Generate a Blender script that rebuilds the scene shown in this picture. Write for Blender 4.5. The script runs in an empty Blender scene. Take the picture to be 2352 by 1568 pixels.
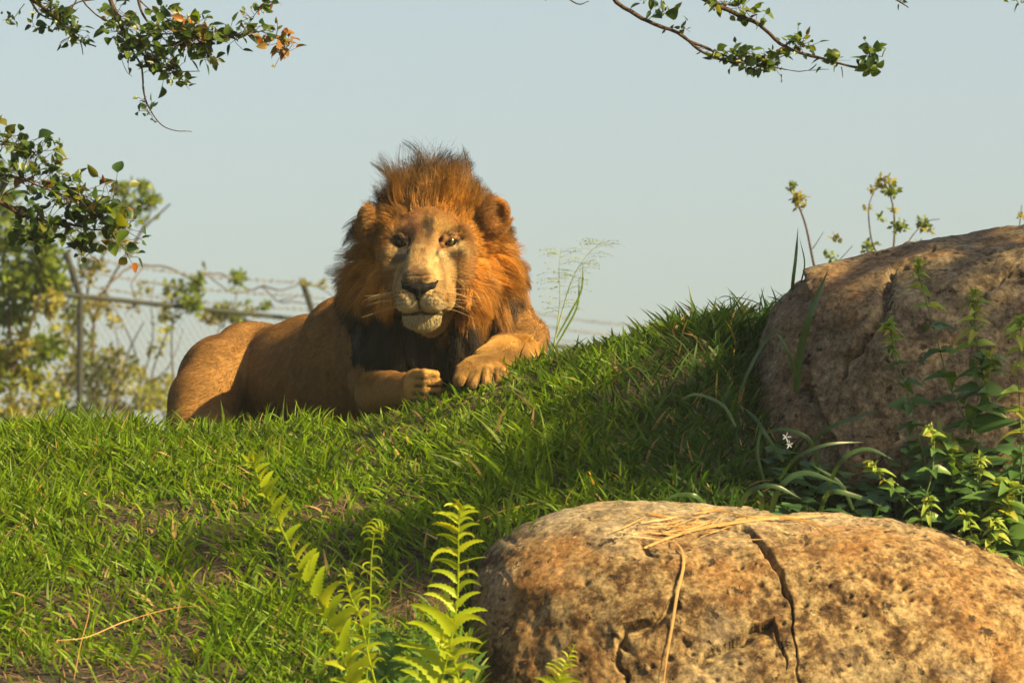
import bpy, math, random
import numpy as np
from mathutils import Vector, Matrix

random.seed(7)
rng = np.random.default_rng(7)
D = bpy.data
sc = bpy.context.scene
COL = sc.collection

# ---------------------------------------------------------------- camera, sky, sun, exposure
F = 8036.0                       # focal length in units of a 2352 wide frame
PITCH = math.radians(3.9)
CAM = np.array([0.0, 0.0, 1.5])
RT = np.array([1.0, 0.0, 0.0])
UP = np.array([0.0, -math.sin(PITCH), math.cos(PITCH)])
FW = np.array([0.0, math.cos(PITCH), math.sin(PITCH)])

cd = D.cameras.new("camera"); cam = D.objects.new("camera", cd); COL.objects.link(cam)
cam.location = CAM; cam.rotation_euler = (math.radians(90) + PITCH, 0, 0)
cd.sensor_width = 36; cd.lens = 36 * F / 2352
cd.clip_start = 0.1; cd.clip_end = 3000
cd.dof.use_dof = True; cd.dof.focus_distance = 9.25; cd.dof.aperture_fstop = 6.8
sc.camera = cam

SUN_EL, SUN_AZ = math.radians(36), math.radians(115)      # azimuth clockwise from +Y (the view direction)
sun_dir = Vector((math.sin(SUN_AZ) * math.cos(SUN_EL), math.cos(SUN_AZ) * math.cos(SUN_EL), math.sin(SUN_EL)))
w = D.worlds.new("World"); sc.world = w; w.use_nodes = True
nt = w.node_tree; nt.nodes.clear()
sky = nt.nodes.new("ShaderNodeTexSky"); sky.sky_type = 'NISHITA'; sky.sun_disc = False
sky.sun_elevation = SUN_EL; sky.sun_rotation = SUN_AZ
sky.air_density = 1.0; sky.dust_density = 4.0; sky.ozone_density = 1.0
bg = nt.nodes.new("ShaderNodeBackground"); bg.inputs[1].default_value = 0.034
bg2 = nt.nodes.new("ShaderNodeBackground"); bg2.inputs[1].default_value = 1.0
# pale haze: brightest low in the sky, thinning towards the zenith
tcw = nt.nodes.new("ShaderNodeTexCoord"); spw = nt.nodes.new("ShaderNodeSeparateXYZ"); mrw = nt.nodes.new("ShaderNodeMapRange")
mrw.interpolation_type = 'SMOOTHSTEP'; mrw.inputs[1].default_value = 0.17; mrw.inputs[2].default_value = 0.75
crw = nt.nodes.new("ShaderNodeMix"); crw.data_type = 'RGBA'
crw.inputs[6].default_value = (0.096, 0.106, 0.094, 1); crw.inputs[7].default_value = (0.012, 0.020, 0.028, 1)
nt.links.new(tcw.outputs["Generated"], spw.inputs[0]); nt.links.new(spw.outputs[2], mrw.inputs[0]); nt.links.new(mrw.outputs[0], crw.inputs[0]); nt.links.new(crw.outputs[2], bg2.inputs[0])
ad = nt.nodes.new("ShaderNodeAddShader"); wo = nt.nodes.new("ShaderNodeOutputWorld")
nt.links.new(sky.outputs[0], bg.inputs[0]); nt.links.new(bg.outputs[0], ad.inputs[0])
nt.links.new(bg2.outputs[0], ad.inputs[1]); nt.links.new(ad.outputs[0], wo.inputs[0])

sl = D.lights.new("sun", 'SUN'); sun = D.objects.new("sun", sl); COL.objects.link(sun)
sl.energy = 5.0; sl.angle = math.radians(0.6); sl.color = (1.0, 0.78, 0.35)
sun.rotation_euler = sun_dir.to_track_quat('Z', 'Y').to_euler()
sc.view_settings.view_transform = 'Standard'; sc.view_settings.look = 'None'
sc.view_settings.exposure = 1.65; sc.view_settings.gamma = 1.0
sc.view_settings.use_curve_mapping = False
sc.cycles.use_denoising = True; sc.cycles.denoising_prefilter = 'ACCURATE'
sc.cycles.max_bounces = 6; sc.cycles.diffuse_bounces = 3; sc.cycles.transmission_bounces = 4
sc.cycles.transparent_max_bounces = 4

def P(sx, sy, d):
    """point at depth d seen at (sx, sy) of a 2352 x 1568 frame"""
    return CAM + RT * ((sx - 1176) / F * d) - UP * ((sy - 784) / F * d) + FW * d

def PROJ(v):
    v = v - CAM; d = v @ FW
    return 1176 + (v @ RT) / d * F, 784 - (v @ UP) / d * F, d

# ---------------------------------------------------------------- numpy noise
def _hash(ix, iy, iz, s):
    h = (ix.astype(np.int64) * 374761393 + iy.astype(np.int64) * 668265263 + iz.astype(np.int64) * 2147483647 + s * 974711) & 0xffffffff
    h = ((h ^ (h >> 13)) * 1274126177) & 0xffffffff
    h = ((h ^ (h >> 16)) * 2246822519) & 0xffffffff
    return ((h ^ (h >> 15)) & 0xffffff) / float(0xffffff)

def noise(p, s=0):
    p = np.asarray(p, float); f = np.floor(p); t = p - f
    t = t * t * t * (t * (t * 6 - 15) + 10); i = f.astype(np.int64)
    r = 0
    for a in (0, 1):
        for b in (0, 1):
            for c in (0, 1):
                wgt = (t[:, 0] if a else 1 - t[:, 0]) * (t[:, 1] if b else 1 - t[:, 1]) * (t[:, 2] if c else 1 - t[:, 2])
                r = r + wgt * _hash(i[:, 0] + a, i[:, 1] + b, i[:, 2] + c, s)
    return r * 2 - 1

def fbm(p, o=4, s=0):
    r = 0; a = 1.0; p = np.asarray(p, float)
    for k in range(o):
        r = r + a * noise(p * 2 ** k + 17.3 * k, s + k); a *= 0.5
    return r

def smooth(a, b, x):
    t = np.clip((x - a) / (b - a), 0, 1); return t * t * (3 - 2 * t)

def nrm(v):
    return v / np.maximum(np.linalg.norm(v, axis=-1, keepdims=True), 1e-9)

# ---------------------------------------------------------------- object helpers
def tag(o, label=None, cat=None, group=None, kind=None):
    if label: o["label"] = label
    if cat: o["category"] = cat
    if group: o["group"] = group
    if kind: o["kind"] = kind
    return o

def link(name, data, parent=None, loc=None):
    o = D.objects.new(name, data); COL.objects.link(o)
    if parent is not None: o.parent = parent
    if loc is not None: o.location = loc
    return o

def empty(name, loc, label, cat, group=None):
    o = D.objects.new(name, None); COL.objects.link(o); o.location = Vector(loc); o.empty_display_size = 0.05
    return tag(o, label, cat, group)

def mesh(name, V, faces, mat, col=None, smoothed=True):
    """faces: (n,3) or (n,4) array, or list of such arrays"""
    if not isinstance(faces, list): faces = [faces]
    faces = [np.asarray(f, np.int32) for f in faces if len(f)]
    me = D.meshes.new(name); V = np.asarray(V, np.float32)
    me.vertices.add(len(V)); me.vertices.foreach_set("co", V.ravel())
    n = sum(f.size for f in faces); me.loops.add(n)
    me.loops.foreach_set("vertex_index", np.concatenate([f.ravel() for f in faces]))
    tot = np.concatenate([np.full(len(f), f.shape[1], np.int32) for f in faces])
    me.polygons.add(len(tot)); st = np.zeros(len(tot), np.int32); st[1:] = np.cumsum(tot)[:-1]
    me.polygons.foreach_set("loop_start", st)
    me.polygons.foreach_set("use_smooth", np.full(len(tot), smoothed))
    me.update(calc_edges=True)
    if col is not None:
        a = me.attributes.new("col", 'FLOAT_COLOR', 'POINT')
        c = np.ones((len(V), 4), np.float32); c[:, :3] = col; a.data.foreach_set("color", c.ravel())
    me.materials.append(mat)
    return me

def tube(pts, rad, n=6, cap=True):
    pts = np.asarray(pts, float); m = len(pts); rad = np.broadcast_to(np.asarray(rad, float), (m,))
    T = nrm(np.gradient(pts, axis=0)); ref = np.array([0.31, 0.2, 0.93])
    A = nrm(np.cross(T, ref)); B = np.cross(T, A)
    an = np.linspace(0, 2 * np.pi, n, endpoint=False)
    V = (pts[:, None] + rad[:, None, None] * (np.cos(an)[None, :, None] * A[:, None] + np.sin(an)[None, :, None] * B[:, None])).reshape(-1, 3)
    i = np.arange(m - 1)[:, None] * n; j = np.arange(n)[None]; k = (j + 1) % n
    Q = np.stack([i + j, i + k, i + n + k, i + n + j], -1).reshape(-1, 4)
    return V, Q

def spline(pts, n):
    """Catmull-Rom through pts, n samples"""
    p = np.asarray(pts, float)
    if len(p) == 2: return p[0] + (p[1] - p[0]) * np.linspace(0, 1, n)[:, None]
    p = np.vstack([2 * p[0] - p[1], p, 2 * p[-1] - p[-2]]); m = len(p) - 3
    u = np.linspace(0, m - 1e-6, n); k = u.astype(int); t = (u - k)[:, None]
    a, b, c, d = p[k], p[k + 1], p[k + 2], p[k + 3]
    return 0.5 * (2 * b + (c - a) * t + (2 * a - 5 * b + 4 * c - d) * t ** 2 + (3 * b - a - 3 * c + d) * t ** 3)

class MB:
    def __init__(s): s.V = []; s.F = {3: [], 4: []}; s.C = []; s.n = 0
    def add(s, V, Fc, col=None):
        Fc = np.asarray(Fc); s.F[Fc.shape[1]].append(Fc + s.n); s.V.append(V); s.n += len(V)
        if col is not None: s.C.append(np.broadcast_to(col, (len(V), 3)))
    def mesh(s, name, mat, sm=True):
        fs = [np.concatenate(s.F[k]) for k in (3, 4) if s.F[k]]
        return mesh(name, np.concatenate(s.V), fs, mat, np.concatenate(s.C) if s.C else None, sm)

# ---------------------------------------------------------------- materials
def new_mat(name):
    m = D.materials.new(name); m.use_nodes = True; m.node_tree.nodes.clear(); return m, m.node_tree

def N(t, kind, **kw):
    n = t.nodes.new(kind)
    for k, v in kw.items():
        if k.startswith("i_"): n.inputs[int(k[2:])].default_value = v
        else: setattr(n, k, v)
    return n

def ramp(t, stops, src):
    r = N(t, "ShaderNodeValToRGB"); e = r.color_ramp.elements
    while len(e) < len(stops): e.new(0.5)
    for el, (p, c) in zip(e, stops): el.position = p; el.color = (*c, 1)
    t.links.new(src, r.inputs[0]); return r.outputs[0]

def leaf_mat(name, stops=None, trans=0.45, rough=0.45, spec=0.3, attr=False, back=None, boost=(1.2, 1.15, 0.6), alpha_noise=0.35):
    m, t = new_mat(name); L = t.links.new
    if attr:
        a = N(t, "ShaderNodeAttribute", attribute_name="col"); c = a.outputs[0]
    else:
        oi = N(t, "ShaderNodeObjectInfo"); c = ramp(t, stops, oi.outputs["Random"])
    tc = N(t, "ShaderNodeTexCoord")
    no = N(t, "ShaderNodeTexNoise"); no.inputs["Scale"].default_value = 60 if attr else 90
    L(tc.outputs["Object"], no.inputs["Vector"])
    mr = N(t, "ShaderNodeMapRange"); mr.inputs[3].default_value = 1 - alpha_noise; mr.inputs[4].default_value = 1 + alpha_noise
    L(no.outputs[0], mr.inputs[0])
    mx = N(t, "ShaderNodeMix", data_type='RGBA', blend_type='MULTIPLY'); mx.inputs[0].default_value = 1
    L(c, mx.inputs[6]); L(mr.outputs[0], mx.inputs[7]); c = mx.outputs[2]
    pb = N(t, "ShaderNodeBsdfPrincipled"); pb.inputs["Roughness"].default_value = rough
    pb.inputs["Specular IOR Level"].default_value = spec; L(c, pb.inputs["Base Color"])
    b2 = N(t, "ShaderNodeMix", data_type='RGBA', blend_type='MULTIPLY'); b2.inputs[0].default_value = 1
    b2.inputs[7].default_value = (*boost, 1); L(c, b2.inputs[6])
    tr = N(t, "ShaderNodeBsdfTranslucent"); L(b2.outputs[2], tr.inputs[0])
    ms = N(t, "ShaderNodeMixShader"); ms.inputs[0].default_value = trans
    L(pb.outputs[0], ms.inputs[1]); L(tr.outputs[0], ms.inputs[2])
    o = N(t, "ShaderNodeOutputMaterial"); L(ms.outputs[0], o.inputs[0]); return m

def flat_mat(name, col, rough=0.7, spec=0.3, nscale=30, amt=0.35, bump=0.0, metal=0.0):
    m, t = new_mat(name); L = t.links.new
    tc = N(t, "ShaderNodeTexCoord"); no = N(t, "ShaderNodeTexNoise"); no.inputs["Scale"].default_value = nscale
    no.inputs["Detail"].default_value = 6; L(tc.outputs["Object"], no.inputs["Vector"])
    lo = tuple(x * (1 - amt) for x in col); hi = tuple(min(1, x * (1 + amt)) for x in col)
    c = ramp(t, [(0.3, lo), (0.7, hi)], no.outputs[0])
    pb = N(t, "ShaderNodeBsdfPrincipled"); pb.inputs["Roughness"].default_value = rough; pb.inputs["Metallic"].default_value = metal
    pb.inputs["Specular IOR Level"].default_value = spec; L(c, pb.inputs["Base Color"])
    if bump:
        bp = N(t, "ShaderNodeBump"); bp.inputs["Strength"].default_value = bump; bp.inputs["Distance"].default_value = 0.01
        L(no.outputs[0], bp.inputs["Height"]); L(bp.outputs[0], pb.inputs["Normal"])
    o = N(t, "ShaderNodeOutputMaterial"); L(pb.outputs[0], o.inputs[0]); return m

def fur_mat(name, rough=0.55, trans=0.25, spec=0.25):
    m, t = new_mat(name); L = t.links.new
    a = N(t, "ShaderNodeAttribute", attribute_name="col")
    pb = N(t, "ShaderNodeBsdfPrincipled"); pb.inputs["Roughness"].default_value = rough
    pb.inputs["Specular IOR Level"].default_value = spec; L(a.outputs[0], pb.inputs["Base Color"])
    tr = N(t, "ShaderNodeBsdfTranslucent"); L(a.outputs[0], tr.inputs[0])
    ms = N(t, "ShaderNodeMixShader"); ms.inputs[0].default_value = trans
    L(pb.outputs[0], ms.inputs[1]); L(tr.outputs[0], ms.inputs[2])
    o = N(t, "ShaderNodeOutputMaterial"); L(ms.outputs[0], o.inputs[0]); return m

def hide_mat():
    m, t = new_mat("lion_hide"); L = t.links.new
    a = N(t, "ShaderNodeAttribute", attribute_name="col")
    tc = N(t, "ShaderNodeTexCoord"); no = N(t, "ShaderNodeTexNoise"); no.inputs["Scale"].default_value = 220
    no.inputs["Detail"].default_value = 3; L(tc.outputs["Object"], no.inputs["Vector"])
    mr = N(t, "ShaderNodeMapRange"); mr.inputs[3].default_value = 0.72; mr.inputs[4].default_value = 1.22; L(no.outputs[0], mr.inputs[0])
    mx = N(t, "ShaderNodeMix", data_type='RGBA', blend_type='MULTIPLY'); mx.inputs[0].default_value = 1
    L(a.outputs[0], mx.inputs[6]); L(mr.outputs[0], mx.inputs[7])
    pb = N(t, "ShaderNodeBsdfPrincipled"); pb.inputs["Roughness"].default_value = 0.75
    pb.inputs["Specular IOR Level"].default_value = 0.15; L(mx.outputs[2], pb.inputs["Base Color"])
    bp = N(t, "ShaderNodeBump"); bp.inputs["Strength"].default_value = 0.12; bp.inputs["Distance"].default_value = 0.003
    L(no.outputs[0], bp.inputs["Height"]); L(bp.outputs[0], pb.inputs["Normal"])
    o = N(t, "ShaderNodeOutputMaterial"); L(pb.outputs[0], o.inputs[0]); return m

def rock_mat(name, stops, top=None, pit=(0.03, 0.02, 0.015), warm=(0.22, 0.108, 0.036), pale=(0.32, 0.275, 0.205), warm_amt=0.75, pale_amt=0.35, off=0.0):
    m, t = new_mat(name); L = t.links.new
    tc = N(t, "ShaderNodeTexCoord"); mp = N(t, "ShaderNodeMapping"); mp.inputs[1].default_value = (off, off * 2, -off)
    L(tc.outputs["Object"], mp.inputs[0]); V = mp.outputs[0]
    def nz(scale, det=8, rgh=0.6, dist=0.0):
        n = N(t, "ShaderNodeTexNoise"); n.inputs["Scale"].default_value = scale; n.inputs["Detail"].default_value = det
        n.inputs["Roughness"].default_value = rgh; n.inputs["Distortion"].default_value = dist; L(V, n.inputs["Vector"]); return n.outputs[0]
    def mixc(fac, a, b, lo=0.0, hi=1.0, mode='MIX'):
        r = N(t, "ShaderNodeMapRange"); r.inputs[1].default_value = lo; r.inputs[2].default_value = hi; L(fac, r.inputs[0])
        x = N(t, "ShaderNodeMix", data_type='RGBA', blend_type=mode); L(r.outputs[0], x.inputs[0])
        if isinstance(a, tuple): x.inputs[6].default_value = (*a, 1)
        else: L(a, x.inputs[6])
        if isinstance(b, tuple): x.inputs[7].default_value = (*b, 1)
        else: L(b, x.inputs[7])
        return x.outputs[2], r
    c = ramp(t, stops, nz(16, 10, 0.78, 0.2))
    big = nz(3.2, 5, 0.6)
    c, r1 = mixc(big, c, warm, 0.5, 0.68); r1.inputs[4].default_value = warm_amt
    bl = nz(4.1, 4, 0.55, 0.5)
    c, r2 = mixc(bl, c, pale, 0.54, 0.72); r2.inputs[4].default_value = pale_amt
    if top:      # crown made paler by height: top light painted into the stone colour
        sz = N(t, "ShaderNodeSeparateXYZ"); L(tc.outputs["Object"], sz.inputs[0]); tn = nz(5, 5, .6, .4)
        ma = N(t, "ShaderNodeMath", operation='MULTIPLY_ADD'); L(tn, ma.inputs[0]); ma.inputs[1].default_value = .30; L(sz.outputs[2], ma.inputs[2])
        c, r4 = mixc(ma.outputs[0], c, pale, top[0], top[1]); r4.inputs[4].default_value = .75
    grain = nz(75, 6, 0.75)
    g1 = ramp(t, [(0.34, (0.30, 0.24, 0.20)), (0.47, (.85, .82, .8)), (0.55, (1.1, 1.1, 1.08)), (0.66, (1.7, 1.65, 1.5))], grain)
    x = N(t, "ShaderNodeMix", data_type='RGBA', blend_type='MULTIPLY'); x.inputs[0].default_value = 1
    L(c, x.inputs[6]); L(g1, x.inputs[7]); c = x.outputs[2]
    pits = nz(26, 5, 0.62, 0.2)
    c, r3 = mixc(pits, pit, c, 0.33, 0.40)
    pb = N(t, "ShaderNodeBsdfPrincipled"); pb.inputs["Roughness"].default_value = 0.85
    pb.inputs["Specular IOR Level"].default_value = 0.2; L(c, pb.inputs["Base Color"])
    mth = N(t, "ShaderNodeMath", operation='MULTIPLY'); L(grain, mth.inputs[0]); mth.inputs[1].default_value = 0.5
    ad2 = N(t, "ShaderNodeMath", operation='ADD'); L(mth.outputs[0], ad2.inputs[0]); L(r3.outputs[0], ad2.inputs[1])
    bp = N(t, "ShaderNodeBump"); bp.inputs["Strength"].default_value = 0.75; bp.inputs["Distance"].default_value = 0.008
    L(ad2.outputs[0], bp.inputs["Height"]); L(bp.outputs[0], pb.inputs["Normal"])
    o = N(t, "ShaderNodeOutputMaterial"); L(pb.outputs[0], o.inputs[0]); return m

# ---------------------------------------------------------------- ground
CREST = [(-400, 1020), (0, 1012), (300, 1008), (600, 1003), (850, 975), (1000, 925), (1100, 892), (1200, 858), (1350, 818), (1500, 790), (1650, 760), (1750, 738), (1900, 715), (2352, 690), (2900, 700)]
_cx = np.array([P(a, b, 9.3)[0] for a, b in CREST]); _cz = np.array([P(a, b, 9.3)[2] for a, b in CREST])
def ground(x, y):
    x = np.asarray(x, float); y = np.asarray(y, float)
    zc = np.interp(x, _cx, _cz)
    zb = 1.245 + 0.02 * x
    rt = smooth(.45, .85, x); ye = 9.25 + .5 * rt
    t = np.clip((y - 7.65) / (ye - 7.65), -2.0, 1)
    tt = np.clip(t, 0, 1)
    front = zb + (zc - zb) * (tt + 0.13 * (1 - rt) * np.sin(np.pi * tt) * (tt))
    front = front + np.where(t < 0, t * 0.42, 0)
    z = np.where(y < ye, front, zc - 0.05 * (y - ye))
    z = z - .55 * smooth(8.25, 7.9, y) * smooth(-.12, .05, x)
    z = z - np.where(y > 11.3, (np.clip(y, 0, 15.5) - 11.3) * 0.17, 0)
    far = smooth(12, 20, y); z = z * (1 - far) + 1.35 * far
    z = z * (1 - smooth(30, 90, y)) + 0.0 * smooth(30, 90, y)
    side = smooth(2.6, 9, np.abs(x)) * (1 - smooth(12, 20, y)); z = z * (1 - side) + 1.0 * side
    low = smooth(6.9, 5.2, y); z = z * (1 - low) + 0.0 * low
    q = np.stack([x, y, 0 * x], -1).reshape(-1, 3)
    near = (1 - smooth(12, 18, y)) * (1 - smooth(3, 6, np.abs(x)))
    b = (0.022 * fbm(q * 2.6, 3, 5) + 0.010 * fbm(q * 11, 3, 9)).reshape(x.shape)
    return z + b * near

def build_ground():
    xs = np.concatenate([-np.geomspace(3, 900, 30)[::-1], np.arange(-2.95, 3.0, 0.022), np.geomspace(3, 900, 30)])
    ys = np.concatenate([-np.geomspace(1, 600, 14)[::-1], np.arange(0, 6.8, 0.25), np.arange(6.8, 10.2, 0.022), np.arange(10.2, 14, 0.1), np.geomspace(14, 1500, 50)])
    X, Y = np.meshgrid(xs, ys, indexing='ij'); Z = ground(X, Y)
    V = np.stack([X, Y, Z], -1).reshape(-1, 3); a, b = X.shape
    i = (np.arange(a - 1)[:, None] * b + np.arange(b - 1)[None]).ravel()
    Q = np.stack([i, i + b, i + b + 1, i + 1], -1)
    m, t = new_mat("soil"); L = t.links.new
    tc = N(t, "ShaderNodeTexCoord"); n1 = N(t, "ShaderNodeTexNoise"); n1.inputs["Scale"].default_value = 5; n1.inputs["Detail"].default_value = 8
    n2 = N(t, "ShaderNodeTexNoise"); n2.inputs["Scale"].default_value = 60; n2.inputs["Detail"].default_value = 6
    L(tc.outputs["Object"], n1.inputs["Vector"]); L(tc.outputs["Object"], n2.inputs["Vector"])
    c1 = ramp(t, [(0.3, (0.014, 0.013, 0.006)), (0.5, (0.028, 0.021, 0.009)), (0.7, (0.048, 0.034, 0.014))], n1.outputs[0])
    c2 = ramp(t, [(0.3, (0.45, 0.42, 0.4)), (0.7, (1.4, 1.3, 1.2))], n2.outputs[0])
    x = N(t, "ShaderNodeMix", data_type='RGBA', blend_type='MULTIPLY'); x.inputs[0].default_value = 1; L(c1, x.inputs[6]); L(c2, x.inputs[7])
    pb = N(t, "ShaderNodeBsdfPrincipled"); pb.inputs["Roughness"].default_value = 0.95; L(x.outputs[2], pb.inputs["Base Color"])
    bp = N(t, "ShaderNodeBump"); bp.inputs["Strength"].default_value = 0.8; bp.inputs["Distance"].default_value = 0.02
    L(n2.outputs[0], bp.inputs["Height"]); L(bp.outputs[0], pb.inputs["Normal"])
    o = N(t, "ShaderNodeOutputMaterial"); L(pb.outputs[0], o.inputs[0])
    tag(link("ground", mesh("ground", V, Q, m)), kind="structure")
build_ground()

# ---------------------------------------------------------------- boulders
def polydist(px, py, poly):
    """distance and parameter to an open polyline in 2D"""
    best = np.full(len(px), 1e9); par = np.zeros(len(px)); side = np.zeros(len(px)); m = len(poly) - 1
    for k in range(m):
        ax, ay = poly[k]; bx, by = poly[k + 1]; dx, dy = bx - ax, by - ay
        t = np.clip(((px - ax) * dx + (py - ay) * dy) / (dx * dx + dy * dy), 0, 1)
        d = np.hypot(px - ax - t * dx, py - ay - t * dy); c = d < best
        best = np.where(c, d, best); par = np.where(c, (k + t) / m, par)
        side = np.where(c, np.sign(dx * (py - ay) - dy * (px - ax)), side)
    return best, par, side

def boulder(outline, cen, dist, front, back, tilt, nphi=640, npsi=330, pw=0.85, seed=0, amp=0.02):
    """closed rock grown about a centre: outline radius by angle, bulging 'front' metres towards and 'back' metres away"""
    o = np.array(outline, float) - np.array(cen); ang = np.arctan2(-o[:, 1], o[:, 0]); rad = np.hypot(o[:, 0], o[:, 1])
    k = np.argsort(ang); ang, rad = ang[k], rad[k]
    phi = np.linspace(-np.pi, np.pi, nphi, endpoint=False)
    A = np.concatenate([ang - 2 * np.pi, ang, ang + 2 * np.pi]); R = np.tile(rad, 3)
    r = np.interp(phi, A, R)
    ker = np.hanning(17); ker /= ker.sum(); r = np.convolve(np.concatenate([r[-8:], r, r[:8]]), ker, 'valid')
    psi = np.concatenate([np.linspace(0.003, math.pi / 2, int(npsi * .75)), np.linspace(math.pi / 2, math.pi - 0.003, npsi - int(npsi * .75) + 1)[1:]])
    s = dist / F; PH, PS = np.meshgrid(phi, psi)
    rr = r[None] * s * np.sin(PS) ** pw
    u = rr * np.cos(PH); v = rr * np.sin(PH)
    dep = np.where(PS < math.pi / 2, -front * np.abs(np.cos(PS)) ** 0.9, back * np.abs(np.cos(PS)) ** 0.9) + tilt * v
    C = P(cen[0], cen[1], dist)
    # slide along the sight lines' true direction is not needed: real width stays, outline kept by the small depth range
    V = C + u[..., None] * RT + v[..., None] * UP + dep[..., None] * FW
    V = V.reshape(-1, 3)
    m, n = PH.shape
    i = np.arange(m - 1)[:, None] * n; j = np.arange(n)[None]; kx = (j + 1) % n
    Q = np.stack([i + j, i + kx, i + n + kx, i + n + j], -1).reshape(-1, 4)
    def normals(V):
        G = V.reshape(m, n, 3); a = np.roll(G, -1, 1) - np.roll(G, 1, 1); b = np.gradient(G, axis=0)
        nn = nrm(np.cross(b, a)); return nn.reshape(-1, 3)
    Nn = normals(V); cc = V.mean(0)
    if ((V - cc) * Nn).sum() < 0: Nn = -Nn; Q = Q[:, ::-1]
    d = amp * fbm(V * 3.1, 3, seed) + 0.0045 * fbm(V * 16, 3, seed + 4) + 0.0014 * fbm(V * 60, 2, seed + 8)
    return V, Q, Nn, d

def jag(px, py, a, f=0.02, s=0):
    q = np.stack([px * f, py * f, 0 * px], -1)
    return px + a * fbm(q, 3, s), py + a * fbm(q + 50, 3, s + 3)

def build_front_boulder():
    out = [(1040, 1700), (1052, 1568), (1066, 1470), (1082, 1370), (1100, 1290), (1150, 1238), (1200, 1212), (1280, 1184), (1360, 1168), (1450, 1162), (1560, 1162), (1650, 1170),
           (1800, 1183), (1900, 1186), (2000, 1196), (2100, 1212), (2200, 1240), (2280, 1270), (2352, 1300), (2450, 1350), (2600, 1480), (2680, 1700), (2500, 1950), (1900, 2050), (1300, 1980), (1080, 1850)]
    V, Q, Nn, d = boulder(out, (1750, 1560), 8.05, 0.42, 0.5, 0.42, nphi=900, npsi=430, seed=11, amp=0.014)
    px = 1176 + ((V - CAM) @ RT) / ((V - CAM) @ FW) * F; py = 784 - ((V - CAM) @ UP) / ((V - CAM) @ FW) * F
    frontm = Nn @ FW < 0.25
    jx, jy = jag(px, py, 10, 0.02, 3)
    def crack(poly, wd, dp):
        nonlocal d
        b, t, s = polydist(jx, jy, poly); ww = wd * (0.35 + np.sin(np.pi * np.clip(t, 0.02, 1) ** 0.7))
        d = d - np.where(frontm, dp * np.exp(-(b / ww) ** 2), 0)
    crack([(1640, 1205), (1725, 1214), (1760, 1262), (1790, 1320), (1808, 1370), (1818, 1420), (1826, 1500)], 3.6, 0.034)
    crack([(1826, 1480), (1822, 1530), (1840, 1600)], 2.5, 0.008)
    crack([(2280, 1510), (2300, 1475), (2352, 1462)], 4, 0.010)
    crack([(1120, 1290), (1165, 1330), (1178, 1380), (1160, 1440)], 2.5, 0.004)
    # broken scabs: recessed faces under sharp upper lips
    def scab(poly, dp, fall):
        nonlocal d
        b, t, s = polydist(jx, jy, poly)
        ends = smooth(0.0, 0.06, t) * smooth(1.0, 0.94, t)
        inside = smooth(-1.5, 3.5, b * s) * np.exp(-(b / (fall * .42)) ** 2) * np.where(s > 0, 1, 0)
        d = d - np.where(frontm, dp * ends * inside, 0)
    scab([(1590, 1530), (1640, 1478), (1690, 1455), (1722, 1428), (1776, 1424)], 0.034, 70)
    scab([(1400, 1480), (1430, 1436), (1480, 1418), (1520, 1398), (1548, 1376)], 0.034, 60)
    crack([(1772, 1424), (1784, 1470), (1800, 1545)], 3.0, 0.014); crack([(1408, 1462), (1408, 1520), (1440, 1580)], 3.4, 0.016)
    scab([(2270, 1590), (2290, 1540), (2330, 1490), (2380, 1470)], 0.016, 50)
    # hollow at the top where the straw lies
    b = np.hypot((px - 1540) / 70, (py - 1228) / 34); d = d - np.where(frontm, 0.02 * np.exp(-b ** 2 * 1.2), 0)
    b, t, s = polydist(jx, jy, [(1478, 1245), (1490, 1270), (1530, 1285)]); d = d - np.where(frontm, 0.012 * np.exp(-(b / 6) ** 2), 0)
    # pits
    r = np.random.default_rng(5)
    for k in range(120):
        a, c = r.uniform(1100, 2352), r.uniform(1215, 1568); w_ = r.uniform(2.5, 7)
        if r.random() < 0.6: a = r.normal(2120, 130); c = r.normal(1340, 50)
        b = np.hypot((px - a) / (w_ * r.uniform(1, 2)), (py - c) / w_); d = d - np.where(frontm & (b < 3), 0.009 * np.exp(-b ** 2), 0)
    V = V + Nn * d[:, None]
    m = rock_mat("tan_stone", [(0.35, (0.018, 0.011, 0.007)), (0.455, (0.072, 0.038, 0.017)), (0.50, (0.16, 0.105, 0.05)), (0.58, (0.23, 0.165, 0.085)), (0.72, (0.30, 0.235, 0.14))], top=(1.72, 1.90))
    o = link("boulder", mesh("boulder", V, Q, m))
    tag(o, "large tan boulder in front, cracked down its face, straw on its top", "boulder")
    return V, Nn
FB_V, FB_N = build_front_boulder()

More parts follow.
